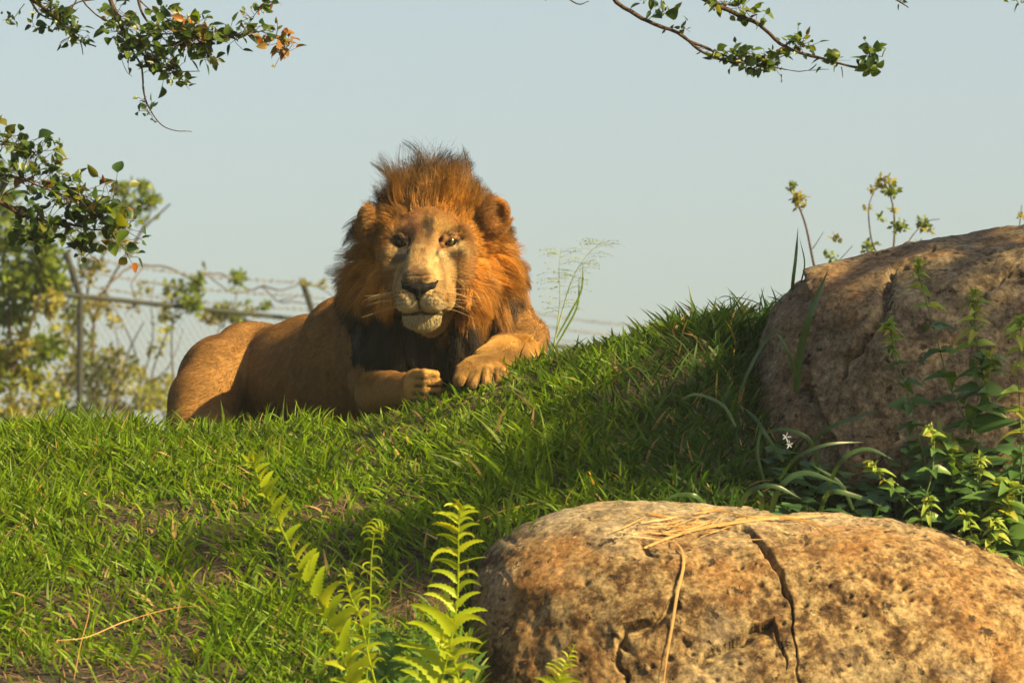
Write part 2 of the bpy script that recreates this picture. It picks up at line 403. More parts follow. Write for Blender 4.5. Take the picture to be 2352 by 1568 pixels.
def build_right_boulder():
    out = [(1722, 1010), (1728, 900), (1745, 820), (1765, 750), (1790, 690), (1812, 652), (1845, 622), (1905, 604), (1960, 584), (2050, 560), (2150, 538), (2250, 522), (2352, 508), (2450, 486), (2600, 478), (2760, 560),
           (2850, 800), (2860, 1000), (2700, 1250), (2300, 1320), (2000, 1280), (1800, 1180), (1738, 1090)]
    V, Q, Nn, d = boulder(out, (2200, 920), 9.05, 0.45, 0.6, 0.35, nphi=720, npsi=340, seed=31, amp=0.022)
    px = 1176 + ((V - CAM) @ RT) / ((V - CAM) @ FW) * F; py = 784 - ((V - CAM) @ UP) / ((V - CAM) @ FW) * F
    frontm = Nn @ FW < 0.2
    jx, jy = jag(px, py, 14, 0.018, 8)
    for poly, wd, dp in (([(2150, 545), (2060, 610), (2040, 690), (1990, 760), (1950, 830), (1930, 880)], 9, 0.028), ([(2352, 560), (2250, 575), (2150, 600), (2060, 625)], 8, 0.016),
                         ([(2330, 620), (2260, 680), (2230, 760)], 6, 0.01), ([(1870, 700), (1850, 800), (1840, 900)], 12, 0.01), ([(2352, 650), (2300, 640)], 8, 0.014)):
        b, t, s = polydist(jx, jy, poly); ww = wd * (0.3 + np.sin(np.pi * t)); d = d - np.where(frontm, dp * np.exp(-(b / ww) ** 2), 0)
    b, t, s = polydist(jx, jy, [(1840, 640), (1870, 700), (1850, 800), (1862, 900), (1900, 1000)])
    d = d - np.where(frontm & (s > 0), 0.035 * np.exp(-(b / 60) ** 2), 0)
    V = V + Nn * d[:, None]
    m = rock_mat("brown_stone", [(0.32, (0.035, 0.026, 0.018)), (0.43, (0.085, 0.060, 0.038)), (0.51, (0.15, 0.11, 0.07)), (0.60, (0.21, 0.165, 0.105)), (0.76, (0.28, 0.235, 0.165))],
                 warm=(0.20, 0.105, 0.045), pale=(0.22, 0.185, 0.12), warm_amt=0.65, pale_amt=0.4, off=3.3)
    o = link("boulder", mesh("boulder_right", V, Q, m))
    tag(o, "brown rounded boulder on the hilltop with leafy stems in front of it", "boulder")
    return V, Nn
RB_V, RB_N = build_right_boulder()

# ---------------------------------------------------------------- implicit surface tools (the lion's body)
class Field:
    def __init__(s, xs, ys, zs):
        s.ax = [np.asarray(a, np.float32) for a in (xs, ys, zs)]
        s.f = np.full([len(a) for a in s.ax], 0.5, np.float32)
    def _box(s, lo, hi):
        return tuple(slice(max(0, int(np.searchsorted(a, l)) - 1), min(len(a), int(np.searchsorted(a, h)) + 1)) for a, l, h in zip(s.ax, lo, hi))
    def apply(s, fn, lo, hi, k, sub=False):
        b = s._box(lo, hi)
        if any(q.stop - q.start < 1 for q in b): return
        X, Y, Z = np.meshgrid(*(a[q] for a, q in zip(s.ax, b)), indexing='ij')
        d = fn(X, Y, Z).astype(np.float32); f = s.f[b]
        if sub:
            d = -d; h = np.clip(0.5 - 0.5 * (d - f) / k * 1.0, 0, 1)   # smooth max
            h = np.clip(0.5 + 0.5 * (d - f) / k, 0, 1); s.f[b] = f + (d - f) * h + k * h * (1 - h)
        else:
            h = np.clip(0.5 + 0.5 * (f - d) / k, 0, 1); s.f[b] = f + (d - f) * h - k * h * (1 - h)
    def ell(s, c, r, k=0.02, M=None, sub=False):
        """ellipsoid; M: 3x3 whose rows are its local axes"""
        c = np.asarray(c, float); r = np.broadcast_to(np.asarray(r, float), (3,)); R = max(r) + k * 1.6 + 0.02
        def fn(X, Y, Z):
            x, y, z = X - c[0], Y - c[1], Z - c[2]
            if M is not None: x, y, z = (M[i][0] * x + M[i][1] * y + M[i][2] * z for i in range(3))
            q = np.sqrt((x / r[0]) ** 2 + (y / r[1]) ** 2 + (z / r[2]) ** 2)
            g = np.sqrt((x / r[0] ** 2) ** 2 + (y / r[1] ** 2) ** 2 + (z / r[2] ** 2) ** 2)
            return q * (q - 1) / np.maximum(g, 1e-6)
        s.apply(fn, c - R, c + R, k, sub)
    def cap(s, a, b, ra, rb, k=0.02, sub=False):
        a = np.asarray(a, float); b = np.asarray(b, float); R = max(ra, rb) + k * 1.6 + 0.02; ab = b - a; L2 = ab @ ab
        def fn(X, Y, Z):
            x, y, z = X - a[0], Y - a[1], Z - a[2]
            t = np.clip((x * ab[0] + y * ab[1] + z * ab[2]) / L2, 0, 1)
            return np.sqrt((x - t * ab[0]) ** 2 + (y - t * ab[1]) ** 2 + (z - t * ab[2]) ** 2) - (ra + (rb - ra) * t)
        s.apply(fn, np.minimum(a, b) - R, np.maximum(a, b) + R, k, sub)
    def chain(s, pts, rs, k=0.02, sub=False):
        for i in range(len(pts) - 1): s.cap(pts[i], pts[i + 1], rs[i], rs[i + 1], k, sub)
    def extract(s):
        f = s.f; xs, ys, zs = s.ax; neg = f < 0; nx, ny, nz = f.shape
        c = np.zeros((nx - 1, ny - 1, nz - 1), np.uint8)
        for a in (0, 1):
            for b in (0, 1):
                for e in (0, 1): c += neg[a:nx - 1 + a, b:ny - 1 + b, e:nz - 1 + e]
        act = np.argwhere((c > 0) & (c < 8)); I, J, K = act.T
        idx = np.full(c.shape, -1, np.int32); idx[I, J, K] = np.arange(len(act))
        acc = np.zeros((len(act), 3)); cnt = np.zeros(len(act)); cor = [(a, b, e) for a in (0, 1) for b in (0, 1) for e in (0, 1)]
        for p in cor:
            for ax in range(3):
                if p[ax]: continue
                q = list(p); q[ax] = 1
                fa = f[I + p[0], J + p[1], K + p[2]]; fb = f[I + q[0], J + q[1], K + q[2]]; m = (fa < 0) != (fb < 0)
                t = np.where(m, fa / np.where(m, fa - fb, 1), 0)
                A = np.stack([xs[I + p[0]], ys[J + p[1]], zs[K + p[2]]], -1); B = np.stack([xs[I + q[0]], ys[J + q[1]], zs[K + q[2]]], -1)
                acc += np.where(m[:, None], A + (B - A) * t[:, None], 0); cnt += m
        V = acc / np.maximum(cnt, 1)[:, None]; Q = []
        for ax in range(3):
            sl1 = [slice(1, -1)] * 3; sl2 = [slice(1, -1)] * 3; sl1[ax] = slice(0, -1); sl2[ax] = slice(1, None)
            na, nb = neg[tuple(sl1)], neg[tuple(sl2)]; e = np.argwhere(na != nb); flip = na[tuple(e.T)]
            off = [1, 1, 1]; off[ax] = 0; e = e + off; u, v = [(1, 2), (2, 0), (0, 1)][ax]
            def cell(du, dv):
                g = e.copy(); g[:, u] -= du; g[:, v] -= dv; return idx[g[:, 0], g[:, 1], g[:, 2]]
            q = np.stack([cell(1, 1), cell(0, 1), cell(0, 0), cell(1, 0)], -1)
            q = np.where(flip[:, None], q, q[:, ::-1]); Q.append(q[(q >= 0).all(1)])
        return V, np.concatenate(Q)

def axis(lo, hi, fine, h, H):
    """grid lines: spacing h inside the fine intervals, H elsewhere"""
    out = [lo]
    while out[-1] < hi:
        x = out[-1]; st = H
        for a, b in fine:
            if a <= x < b: st = h; break
            if x < a < x + H: st = max(a - x, h * .5)
        out.append(x + st)
    return np.array(out)

def vnormals(V, Q):
    fn = np.cross(V[Q[:, 2]] - V[Q[:, 0]], V[Q[:, 3]] - V[Q[:, 1]]); n = np.zeros_like(V)
    for k in range(4):
        for a in range(3): n[:, a] += np.bincount(Q[:, k], fn[:, a], len(V))
    return nrm(n)

# ---------------------------------------------------------------- the lion
HO = P(979, 556, 9.45)                            # between the eyes
YAW = math.radians(6.5)
cy_, sy_ = math.cos(YAW), math.sin(YAW)
HM = np.array([[cy_, -sy_, 0], [sy_, cy_, 0], [0, 0, 1.0]]).T     # head frame -> world: rotates the nose towards -x
PT = math.radians(2.0)
HM = HM @ np.array([[1, 0, 0], [0, math.cos(PT), -math.sin(PT)], [0, math.sin(PT), math.cos(PT)]])
def H(x, y, z): return HO + HM @ np.array([x, y, z])
def toH(V): return (V - HO) @ HM
HR = HM.T                                        # rows are local axes for ellipsoids

def build_lion():
    xs = axis(-1.18, 0.20, [(HO[0] - .155, HO[0] + .165)], 0.0032, 0.009)
    ys = axis(9.02, 11.35, [(9.22, 9.52)], 0.0036, 0.0115)
    zlo = P(0, 1120, 10)[2]
    zs = axis(zlo, HO[2] + 0.34, [(HO[2] - .255, HO[2] + .115)], 0.0032, 0.0085)
    f = Field(xs, ys, zs)
    # --- trunk and hindquarters
    f.chain([P(960, 830, 9.85), P(840, 855, 10.05), P(700, 868, 10.35), P(590, 876, 10.64)], [.165, .185, .170, .135], 0.05)
    f.chain([P(900, 760, 9.95), P(800, 800, 10.1), P(690, 822, 10.4), P(575, 812, 10.65)], [.115, .10, .09, .082], 0.04)      # back line
    f.ell(P(520, 880, 10.75), (.15, .2, .155), 0.05)                        # rump
    f.chain([P(552, 812, 10.55), P(508, 858, 10.36), P(468, 918, 10.26), P(448, 985, 10.2)], [.085, .102, .096, .085], 0.022)          # thigh
    f.chain([P(440, 985, 10.35), P(490, 985, 10.1), P(492, 975, 9.88)], [.06, .05, .038], 0.03)
    f.ell(P(566, 782, 10.62), (.07, .08, .045), 0.05)                        # hip bone
    f.ell(P(492, 965, 9.85), (.043, .07, .036), 0.015)                       # hind paw
    for k in range(4): f.cap(P(468 + 16 * k, 962, 9.82), P(468 + 16 * k, 980, 9.76), .016, .014, 0.008)
    f.ell(P(790, 790, 10.0), (.12, .12, .14), 0.05)                          # shoulder blade
    # --- neck and mane body
    f.chain([H(0, .16, -.02), H(.0, .26, -.14), P(930, 790, 9.85)], [.15, .19, .19], 0.05)
    f.ell(H(0, .215, -.085), (.192, .120, .195), 0.04); f.ell(H(0, .20, .025), (.160, .10, .11), 0.03)
    f.ell(H(-.01, .24, -.19), (.185, .13, .16), 0.05)
    f.ell(P(950, 800, 9.66), (.165, .11, .125), 0.05)                        # chest
    f.ell(P(852, 715, 9.80), (.05, .08, .10), 0.04)                          # dark side lock
    f.ell(P(1128, 710, 9.75), (.06, .09, .10), 0.04)
    # --- front legs
    f.chain([P(868, 810, 9.78), P(856, 868, 9.72), P(862, 903, 9.66)], [.085, .066, .056], 0.025)
    f.chain([P(858, 896, 9.62), P(898, 895, 9.45), P(936, 892, 9.33)], [.056, .047, .039], 0.02)
    f.ell(P(957, 888, 9.29), (.040, .038, .047), 0.012)
    for k, (sy, xx) in enumerate([(858, 1002), (877, 1010), (897, 1009), (916, 997)]):
        f.chain([P(952, sy + 1, 9.262), P(975, sy - 1, 9.235), P(xx, sy + 2, 9.25)], [.0105, .0122, .0090], 0.003)
    for sy in (868, 887, 907): f.cap(P(962, sy, 9.238), P(1010, sy, 9.238), .0028, .0034, 0.003, sub=True)
    f.chain([P(1160, 735, 9.85), P(1208, 775, 9.78), P(1205, 812, 9.68)], [.085, .058, .060], 0.025)
    f.chain([P(1198, 806, 9.66), P(1160, 812, 9.48), P(1122, 832, 9.34)], [.058, .050, .043], 0.02)
    f.ell(P(1108, 842, 9.28), (.055, .045, .030), 0.015)
    for (ax, ay), (bx, by), (ex, ey) in (((1092, 838), (1070, 850), (1056, 872)), ((1106, 836), (1094, 856), (1086, 880)), ((1124, 837), (1122, 857), (1118, 881)), ((1142, 838), (1150, 852), (1150, 872))):
        f.chain([P(ax, ay, 9.27), P(bx, by, 9.215), P(ex, ey, 9.19)], [.017, .0175, .0125], 0.0075)
    # --- head
    f.ell(H(0, .115, .005), (.112, .12, .105), 0.03, HR)                    # cranium
    f.ell(H(0, .045, .036), (.088, .050, .070), 0.03, HR)                   # forehead
    f.cap(H(0, .012, .025), H(0, -.055, -.045), .044, .035, 0.025)          # bridge, upper
    for s in (-.014, .014): f.cap(H(s, -.05, -.04), H(s * 1.15, -.132, -.110), .030, .027, 0.012)   # broad lower bridge
    for s in (-1, 1):
        f.cap(H(.026 * s, .006, .022), H(.088 * s, .030, .038), .021, .018, 0.020)       # brow
        f.ell(H(.104 * s, .062, .005), (.034, .055, .055), 0.03, HR)        # temple
        f.cap(H(.068 * s, .018, -.036), H(.103 * s, .065, -.030), .030, .034, 0.02)    # cheek bone
        f.ell(H(.080 * s, .042, -.072), (.054, .080, .088), 0.03, HR)       # cheek
        f.cap(H(.038 * s, -.01, -.065), H(.042 * s, -.095, -.135), .036, .034, 0.02)   # side of the muzzle
        f.ell(H(.052 * s, -.03, -.145), (.028, .055, .04), 0.02, HR)        # corner of the lips
    f.cap(H(0, .06, -.155), H(0, -.068, -.176), .060, .034, 0.02)            # lower jaw
    f.ell(H(0, -.088, -.196), (.053, .032, .019), 0.014, HR)                # chin
    for s in (-1, 1):
        f.ell(H(.061 * s, -.016, .001), (.030, .018, .018), 0.012, HR, sub=True)   # eye socket
        f.ell(H(.022 * s, -.075, -.06), (.02, .02, .045), 0.02, HR, sub=False) if False else None
    for s in (-1, 1):
        # lids
        f.chain([H(.041 * s, -.018, -.010), H(.053 * s, -.014, .0070), H(.070 * s, -.010, .0128), H(.089 * s, .008, .0105)], [.005, .0075, .0085, .007], 0.006)
        f.chain([H(.041 * s, -.018, -.012), H(.053 * s, -.010, -.0165), H(.070 * s, -.006, -.0135), H(.089 * s, .008, .0005)], [.005, .006, .006, .005], 0.006)
        # whisker pads
        f.ell(H(.032 * s, -.124, -.158), (.035, .041, .036), 0.013, HR)
        f.ell(H(.045 * s, -.098, -.146), (.030, .045, .036), 0.012, HR)
    f.cap(H(0, -.19, -.150), H(0, -.172, -.192), .004, .005, 0.006, sub=True)    # philtrum
    for s in (-1, 1): f.chain([H(0, -.166, -.190), H(.03 * s, -.152, -.199), H(.06 * s, -.10, -.193)], [.007, .0075, .006], 0.006, sub=True)    # mouth
    # ears
    for s in (-1, 1):
        yw = math.radians(22 if s > 0 else 48) * s
        A = HR.copy(); c, t = math.cos(yw), math.sin(yw)
        A = np.array([[c, -t, 0], [t, c, 0], [0, 0, 1]]).T @ np.array([[1, 0, 0], [0, 1, 0], [0, 0, 1.0]])
        cen = H(.168 * s - (0.004 if s < 0 else -.010), .070, .078 if s > 0 else .066)
        A = np.array([[c, t, 0], [-t, c, 0], [0, 0, 1]])
        f.ell(cen, np.array([.042, .022, .048]) * (1 if s > 0 else .82), 0.012, A); f.cap(cen + [-.022 * s, .015, -.02], H(.115 * s, .12, .03), .026, .045, 0.02)
        fr = A[1] * -1
        f.ell(cen + fr * .020 + np.array([-.004 * s, 0, -.003]), np.array([.030, .024, .035]) * (1 if s > 0 else .8), 0.006, A, sub=True)
    V, Q = f.extract()
    V = V + nrm(vnormals(V, Q)) * (0.0055 * fbm(V * [7, 7, 4], 2, 3))[:, None] * (np.linalg.norm(toH(V), axis=1) > .28)[:, None]
    Nn = vnormals(V, Q)
    h = toH(V); x, y, z = h.T; ax = np.abs(x)
    # --- coat colours (linear albedo)
    n1 = fbm(V * 14, 3, 21)[:, None]; n2 = fbm(V * 60, 3, 22)[:, None]
    C = np.array([.215, .108, .034]) * (1 + .05 * n1 + .08 * n2)
    px, py, dd = 1176 + ((V - CAM) @ RT) / ((V - CAM) @ FW) * F, 784 - ((V - CAM) @ UP) / ((V - CAM) @ FW) * F, (V - CAM) @ FW
    def paint(mask, c, amt=1.0):
        nonlocal C
        m = (np.clip(mask, 0, 1) * amt)[:, None]; C = C * (1 - m) + np.array(c) * m
    def blob(cx, cz, rx, rz, soft=.5, jit=.35):
        q = np.sqrt(((x - cx) / rx) ** 2 + ((z - cz) / rz) ** 2) + jit * n2[:, 0] * .5
        return smooth(1 + soft, 1 - soft, q) * (y < .08)
    head = (np.linalg.norm(h * [1, .8, 1], axis=1) < .30) & (y < .12)
    paint(head * 1.0, (.37, .22, .075), .9)
    C = C * (1 + np.where(head[:, None], .12 * n1 + .2 * n2, .04 * n1 + .08 * n2))
    legs = (dd < 9.62) & (py > 770) & ((px > 1030) | ((px < 1012) & (px > 815) & (py > 838)))
    paint(legs * 1.0, (.42, .235, .066), .9)
    
    paint(head * smooth(.02, -.06, z) * (y < -.02), (.52, .36, .17), .5)
    for s in (-1, 1):
        paint(head * blob(.030 * s, -.176, .034, .022, .4, .2) * (y < -.07), (.66, .55, .36), .9)
        paint(head * blob(.058 * s, -.034, .026, .013, .5) , (.62, .50, .32), .75)     # pale under the eye
        paint(head * blob(.070 * s, -.045, .026, .013, .5, .6), (.06, .035, .02), .75)
        paint(head * blob(.060 * s, .024, .020, .008, .5), (.12, .07, .035), .35)
        ex, ez = .066 * s, -.001
        q = np.sqrt(((x - ex) / .0300) ** 2 + ((z - ez - .16 * (ax - .066)) / .0175) ** 2); paint(head * smooth(1.2, .95, q) * (y < .035), (.010, .008, .007), .97)
        b, t, sd = polydist(x, z, [(.046 * s, -.010), (.040 * s, -.022), (.037 * s, -.040)]); paint(head * np.exp(-(b / .0046) ** 2) * (y < .03), (.02, .014, .012), .95); b, t, sd = polydist(x, z, [(.040 * s, -.040), (.047 * s, -.065), (.060 * s, -.10), (.064 * s, -.13)]); paint(head * np.exp(-(b / .004) ** 2) * (y < .03), (.16, .09, .04), .55); b, t, sd = polydist(x, z, [(.036 * s, -.006), (.050 * s, .010), (.070 * s, .019), (.096 * s, .018)]); paint(head * np.exp(-(b / .0045) ** 2) * (y < .04), (.05, .03, .016), .75)  # cheek crease drawn as a darker line, fold shade painted in
        b, t, sd = polydist(x, z, [(.083 * s, .006), (.104 * s, .016)]); paint(head * np.exp(-(b / .005) ** 2) * (y < .06), (.05, .03, .02), .6)
    paint(head * smooth(-.207, -.218, z) * (y < -.02) * (ax < .06), (.42, .34, .20), .9)
    
    # forehead marks, scars, dusky nose top
    
    paint(head * blob(.022, .085, .007, .016, .5, .5), (.08, .045, .03), .7)
    paint(head * blob(-.022, .092, .05, .014, .5, .6), (.14, .07, .035), .5)
    paint(head * blob(-.033, .045, .026, .030, .5, .8), (.46, .19, .11), .55)
    paint(head * blob(.085, .018, .016, .02, .5, .7), (.12, .07, .045), .5)
    paint(head * blob(.068, -.036, .022, .014, .4, .9) * (z < -.028), (.10, .055, .03), .65)
    paint(head * blob(-.014, -.098, .034, .022, .5, .6) * (y < -.05), (.06, .042, .032), .8)  # dusky patch on the nose top, partly painted shade
    paint(head * smooth(.1, .9, fbm(V * 34, 3, 91)) * (z > -.12), (.22, .11, .045), .75)
    paint(head * smooth(.15, .8, fbm(V * 22 + 9, 3, 92)) * (z > -.03), (.30, .13, .05), .6)
    paint(head * smooth(.3, .9, fbm(V * 28 + 5, 3, 93)), (.62, .44, .22), .6)
    paint(head * blob(.009, .030, .013, .036, .8, 1.0), (.030, .019, .013), .85); paint(head * blob(.002, .062, .007, .030, .7, .8), (.04, .024, .014), .8); paint(head * blob(.019, .066, .005, .026, .7, .8), (.05, .03, .016), .7); paint(head * blob(.000, .085, .009, .016, .5, .6), (.10, .05, .025), .75)
    paint(head * blob(.024, .088, .006, .016, .4, .6), (.04, .025, .015), .85); paint(head * blob(-.036, .050, .024, .028, .5, 1.0), (.46, .21, .10), .35)
    # mouth, philtrum
    b, t, sd = polydist(x, z, [(-.062, -.194), (-.03, -.199), (0, -.191), (.03, -.199), (.062, -.194)]); paint((y < -.07) * np.exp(-(b / .0048) ** 2), (.008, .006, .006), .98)
    b, t, sd = polydist(x, z, [(0, -.15), (0, -.190)]); paint((y < -.12) * np.exp(-(b / .0034) ** 2), (.02, .014, .012), .97)
    r = np.random.default_rng(3)
    for s in (-1, 1):
        for row in range(4):
            for k in range(6):
                a, c = (.022 + .0095 * k + r.normal(0, .0014)) * s, -.140 - .0095 * row - .0009 * k + r.normal(0, .0011)
                paint((y < -.06) * np.exp(-(((x - a) / .0034) ** 2 + ((z - c) / .0026) ** 2)), (.03, .018, .012), .9)
    # toes: groove shade painted as dark stripes between them
    for poly, w_, cc in (([(955, 869), (978, 868), (1004, 868)], 2.6, .9), ([(955, 886), (975, 886), (1004, 886)], 3.4, .95), ([(950, 903), (972, 904), (1000, 904)], 4.5, .98), ([(945, 919), (972, 921), (994, 922)], 5.0, .95),
                        ([(1096, 850), (1078, 880)], 4, .75), ([(1110, 848), (1102, 884)], 5, .85), ([(1130, 848), (1136, 884)], 5, .85), ([(1150, 846), (1162, 868)], 5, .9), ([(1050, 868), (1062, 884)], 5, .6)):
        b, t, sd = polydist(px, py, poly); paint((dd < 9.4) * np.exp(-(b / w_) ** 2), (.025, .018, .014), cc)
    paint((dd < 9.26) * (px > 1030) * smooth(868, 888, py + 10 * n2[:, 0]), (.09, .075, .06), .5)
    ear = np.zeros(len(V), bool)
    for s in (-1, 1):
        cen = H(.168 * s - (0.004 if s < 0 else -.010), .070, .078 if s > 0 else .066)
        e = np.linalg.norm(V - cen, axis=1) < .058; ear |= e
    paint(ear * 1.0, (.36, .16, .05), .85); paint(ear * (Nn[:, 1] < -.2) * smooth(.06, .03, np.minimum(np.linalg.norm(V - H(.178, .085, .066), axis=1), np.linalg.norm(V - H(-.172, .085, .055), axis=1))), (.12, .05, .022), .8)
    # --- which skin carries mane
    # face border: an egg about the face
    wx = np.where(z > -.05, .126 - .34 * np.clip(z - .01, 0, .1), .112 - .18 * np.clip(-.05 - z, 0, .2))
    eg = np.sqrt((x / wx) ** 2 + ((z + .055) / np.where(z > -.055, .150, .20)) ** 2)
    face = head & (eg < 1.0) & (y < .10)
    trunk = np.linalg.norm((V - P(960, 640, 9.72)) / [.33, .33, .40], axis=1) < 1
    mane = trunk & ~face & ~legs & (dd < 9.98) & ~(ear & (Nn[:, 1] < .1) & (x > -1))
    mane &= ~((px > 1105) & (py > 765)) & ~((px < 900) & (py > 822)) & ~((px < 806 + 22 * n1[:, 0]) & (py > 640)) & (px < 1190)
    dark = np.clip(smooth(.19, .30, np.hypot(x, z + .05)) * .7 + smooth(-.20, -.26, z), 0, 1)
    under = np.array([.12, .05, .016]) * (1 - dark[:, None]) + np.array([.009, .006, .005]) * dark[:, None]
    paint(head * smooth(.74, 1.0, eg + .10 * n2[:, 0]) * (z > -.16), (.33, .145, .035), .85)
    C = np.where((mane & ~ear)[:, None], under, C)
    C = np.clip(C, .004, .9)

    root = empty("lion", P(900, 965, 9.6), "male lion with an orange brown mane lying on the grassy hilltop, facing the camera", "lion")
    R = np.array(root.location)
    body = link("body", mesh("lion_body", V - R, Q, hide_mat(), C), root)

    # --- strands
    def sample(weight, n, seed):
        r = np.random.default_rng(seed); T = np.concatenate([Q[:, [0, 1, 2]], Q[:, [0, 2, 3]]])
        ar = np.linalg.norm(np.cross(V[T[:, 1]] - V[T[:, 0]], V[T[:, 2]] - V[T[:, 0]]), axis=1) * weight[T].mean(1)
        t = np.searchsorted(np.cumsum(ar) / ar.sum(), r.random(n)); t = np.clip(t, 0, len(T) - 1)
        a, b = r.random(n), r.random(n); fl = a + b > 1; a[fl] = 1 - a[fl]; b[fl] = 1 - b[fl]; c = 1 - a - b
        B = np.stack([c, a, b], -1)
        g = lambda A: (A[T[t]] * B[:, :, None]).sum(1)
        return g(V), nrm(g(Nn)), g(C), T[t][:, 0]
    def curves(name, pts, rad, col, mat):
        n, m, _ = pts.shape; cu = D.hair_curves.new(name); cu.add_curves([m] * n)
        cu.position_data.foreach_set("vector", (pts - R).astype(np.float32).ravel())
        a = cu.attributes.get("radius") or cu.attributes.new("radius", 'FLOAT', 'POINT'); a.data.foreach_set("value", rad.astype(np.float32).ravel())
        c = cu.attributes.new("col", 'FLOAT_COLOR', 'POINT'); cc = np.ones((n, m, 4), np.float32); cc[:, :, :3] = col if col.ndim == 3 else col[:, None]
        c.data.foreach_set("color", cc.ravel()); cu.materials.append(mat); return link(name, cu, root)

    SIL_Y = [300, 320, 350, 380, 420, 450, 490, 530, 580, 620, 700, 760, 800, 860]
    SIL_L = [925, 895, 866, 846, 838, 828, 806, 790, 768, 760, 772, 778, 792, 805]
    SIL_R = [1025, 1050, 1080, 1100, 1118, 1140, 1155, 1178, 1202, 1212, 1214, 1200, 1150, 1120]
    def mane_path(p, nn, seed, m=8):
        r = np.random.default_rng(seed); n = len(p); h = toH(p); x, y, z = h.T
        cx, cz = 0.0, -.055
        rad = np.stack([x - cx, 0 * x, z - cz], -1); rl = np.linalg.norm(rad, axis=1); rad = rad / np.maximum(rl, 1e-4)[:, None]
        top = smooth(.02, .12, z) * smooth(.17, .08, np.abs(x)); low = smooth(-.08, -.17, z)
        wild = np.stack([fbm(p * 26, 2, 40 + k) for k in range(3)], -1)
        wild2 = np.stack([fbm(p * 8, 2, 50 + k) for k in range(3)], -1)
        mid = smooth(-.13, -.05, z) * smooth(.12, .05, z); ln_s = 1 - .42 * smooth(-.10, -.17, z) * smooth(.10, .15, np.abs(x))
        d0 = nrm(rad * np.stack([1 - .95 * low, 1 + 0 * low, 1 + 0 * low], -1) * (.85 + .3 * top)[:, None] + rad * (.35 * mid)[:, None] + nn * .42 + np.array([0, .10, 0]) + np.array([0, 0, -1.0]) * (.30 * (1 - top) + .95 * low)[:, None] + np.array([0, 0, 1.0]) * (.5 * top)[:, None] + wild * (.20 + .16 * top)[:, None] + wild2 * (.22 + .22 * top)[:, None])
        d0[:, 1] = np.maximum(d0[:, 1], -.42); d0 = nrm(d0)
        ln = .085 + .035 * smooth(.12, .2, rl) + (.036) * top + .055 * low + .04 * smooth(.10, .16, y) * smooth(.12, .02, z) * (1 - low)
        ln = ln * (1 - .45 * smooth(.155, .11, rl) * (1 - low)) * r.uniform(.55, 1.45, n) * (1 + .35 * wild2[:, 0])
        flat = smooth(.215, .18, rl) * smooth(-.10, -.03, z) * smooth(.075, .12, np.abs(x)) * smooth(.085, .055, z - .06 * (x < 0))
        ln = ln * (1 - .62 * flat) 
        ln = ln * (1 - .45 * (smooth(-.14, -.19, x) * smooth(-.16, -.22, z)))
        ln = ln * (1 + top * (.30 * wild[:, 0] - .12)) + top * np.clip(r.normal(0, .024, n), 0, .07) * smooth(.13, .05, np.abs(x + .01))
        wx_ = np.where(z > -.05, .126 - .34 * np.clip(z - .01, 0, .1), .112 - .18 * np.clip(-.05 - z, 0, .2)); eg_ = np.sqrt((x / wx_) ** 2 + ((z + .055) / np.where(z > -.055, .150, .20)) ** 2)
        ln = ln * (.20 + .80 * smooth(.98, 1.42 - .2 * top, eg_ + .06 * wild[:, 1]))
        ln = ln * ln_s * (1 + .75 * mid * smooth(.12, .17, np.abs(x)))
        grav = (.7 * (1 - top) * (1 - .45 * mid) + .7 * low + .03 * top) * np.clip(ln / .1, .5, 2)
        pts = np.zeros((n, m, 3)); pts[:, 0] = p - nn * .004; d = d0.copy(); st = ln / (m - 1)
        curl = r.normal(0, .15, (n, 3))
        for k in range(1, m):
            d = nrm(d + np.array([0, .015, -1]) * (grav * .17)[:, None] + curl * .5 + .13 * np.stack([noise(pts[:, k - 1] * 38, 60 + q) for q in range(3)], -1))
            pts[:, k] = pts[:, k - 1] + d * st[:, None]
        # keep the ruff's outline: strands that would stick out of it stay shorter
        for _ in range(2):
            tx, ty, _d = PROJ(pts[:, -1]); bx, by, _d = PROJ(pts[:, 0]); j = np.random.default_rng(5).normal(0, 9, n)
            lo = np.interp(ty, SIL_Y, SIL_L) + j; hi = np.interp(ty, SIL_Y, SIL_R) + j
            k = np.where(tx < lo, (lo - bx) / np.minimum(tx - bx, -1e-3), np.where(tx > hi, (hi - bx) / np.maximum(tx - bx, 1e-3), 1)); k = np.clip(k, .12, 1)
            pts = pts[:, :1] + (pts - pts[:, :1]) * k[:, None, None]
        return pts, h, rl, top, low, wild2
    wm = mane.astype(float) * (~ear)
    G, gn, _, _ = sample(wm, 850, 1); gp = mane_path(G, gn, 2)[0]
    p, nn, _, _ = sample(wm, 62000, 3); pts, h, rl, top, low, wl = mane_path(p, nn, 4)
    # gather into locks
    r = np.random.default_rng(9); near = np.zeros(len(p), int)
    for a in range(0, len(p), 4000):
        q = ((p[a:a + 4000, None] - G[None]) ** 2).sum(-1); near[a:a + 4000] = q.argmin(1)
    tt = np.linspace(0, 1, pts.shape[1])[None, :, None]
    k = (r.uniform(.45, .95, len(p)))[:, None, None] * tt ** 1.2
    pts = pts * (1 - k) + (gp[near] + (pts[:, :1] - gp[near][:, :1]) * (1 - tt * .75)) * k
    x, y, z = h.T
    nz = fbm(p * 20, 3, 70); lock = r.random(850)[near]
    inner = np.clip(smooth(.235, .165, rl + .035 * nz + .03 * (lock - .5)), 0, 1)
    inner = inner * (1 - smooth(-.235, -.275, z + .015 * nz)) * (1 - .7 * smooth(-.17, -.21, x) * smooth(-.08, -.16, z))
    inner = np.maximum(inner, .55 * smooth(.0, .1, z) * smooth(.3, .2, rl)); inner = inner * (1 - .38 * smooth(.0, -.05, x) * smooth(-.02, .08, z + .03 * nz)); inner = inner * (1 - .25 * smooth(.35, .9, fbm(p * 12, 2, 71)))  # left crown darkened, its shade painted into the mane colour
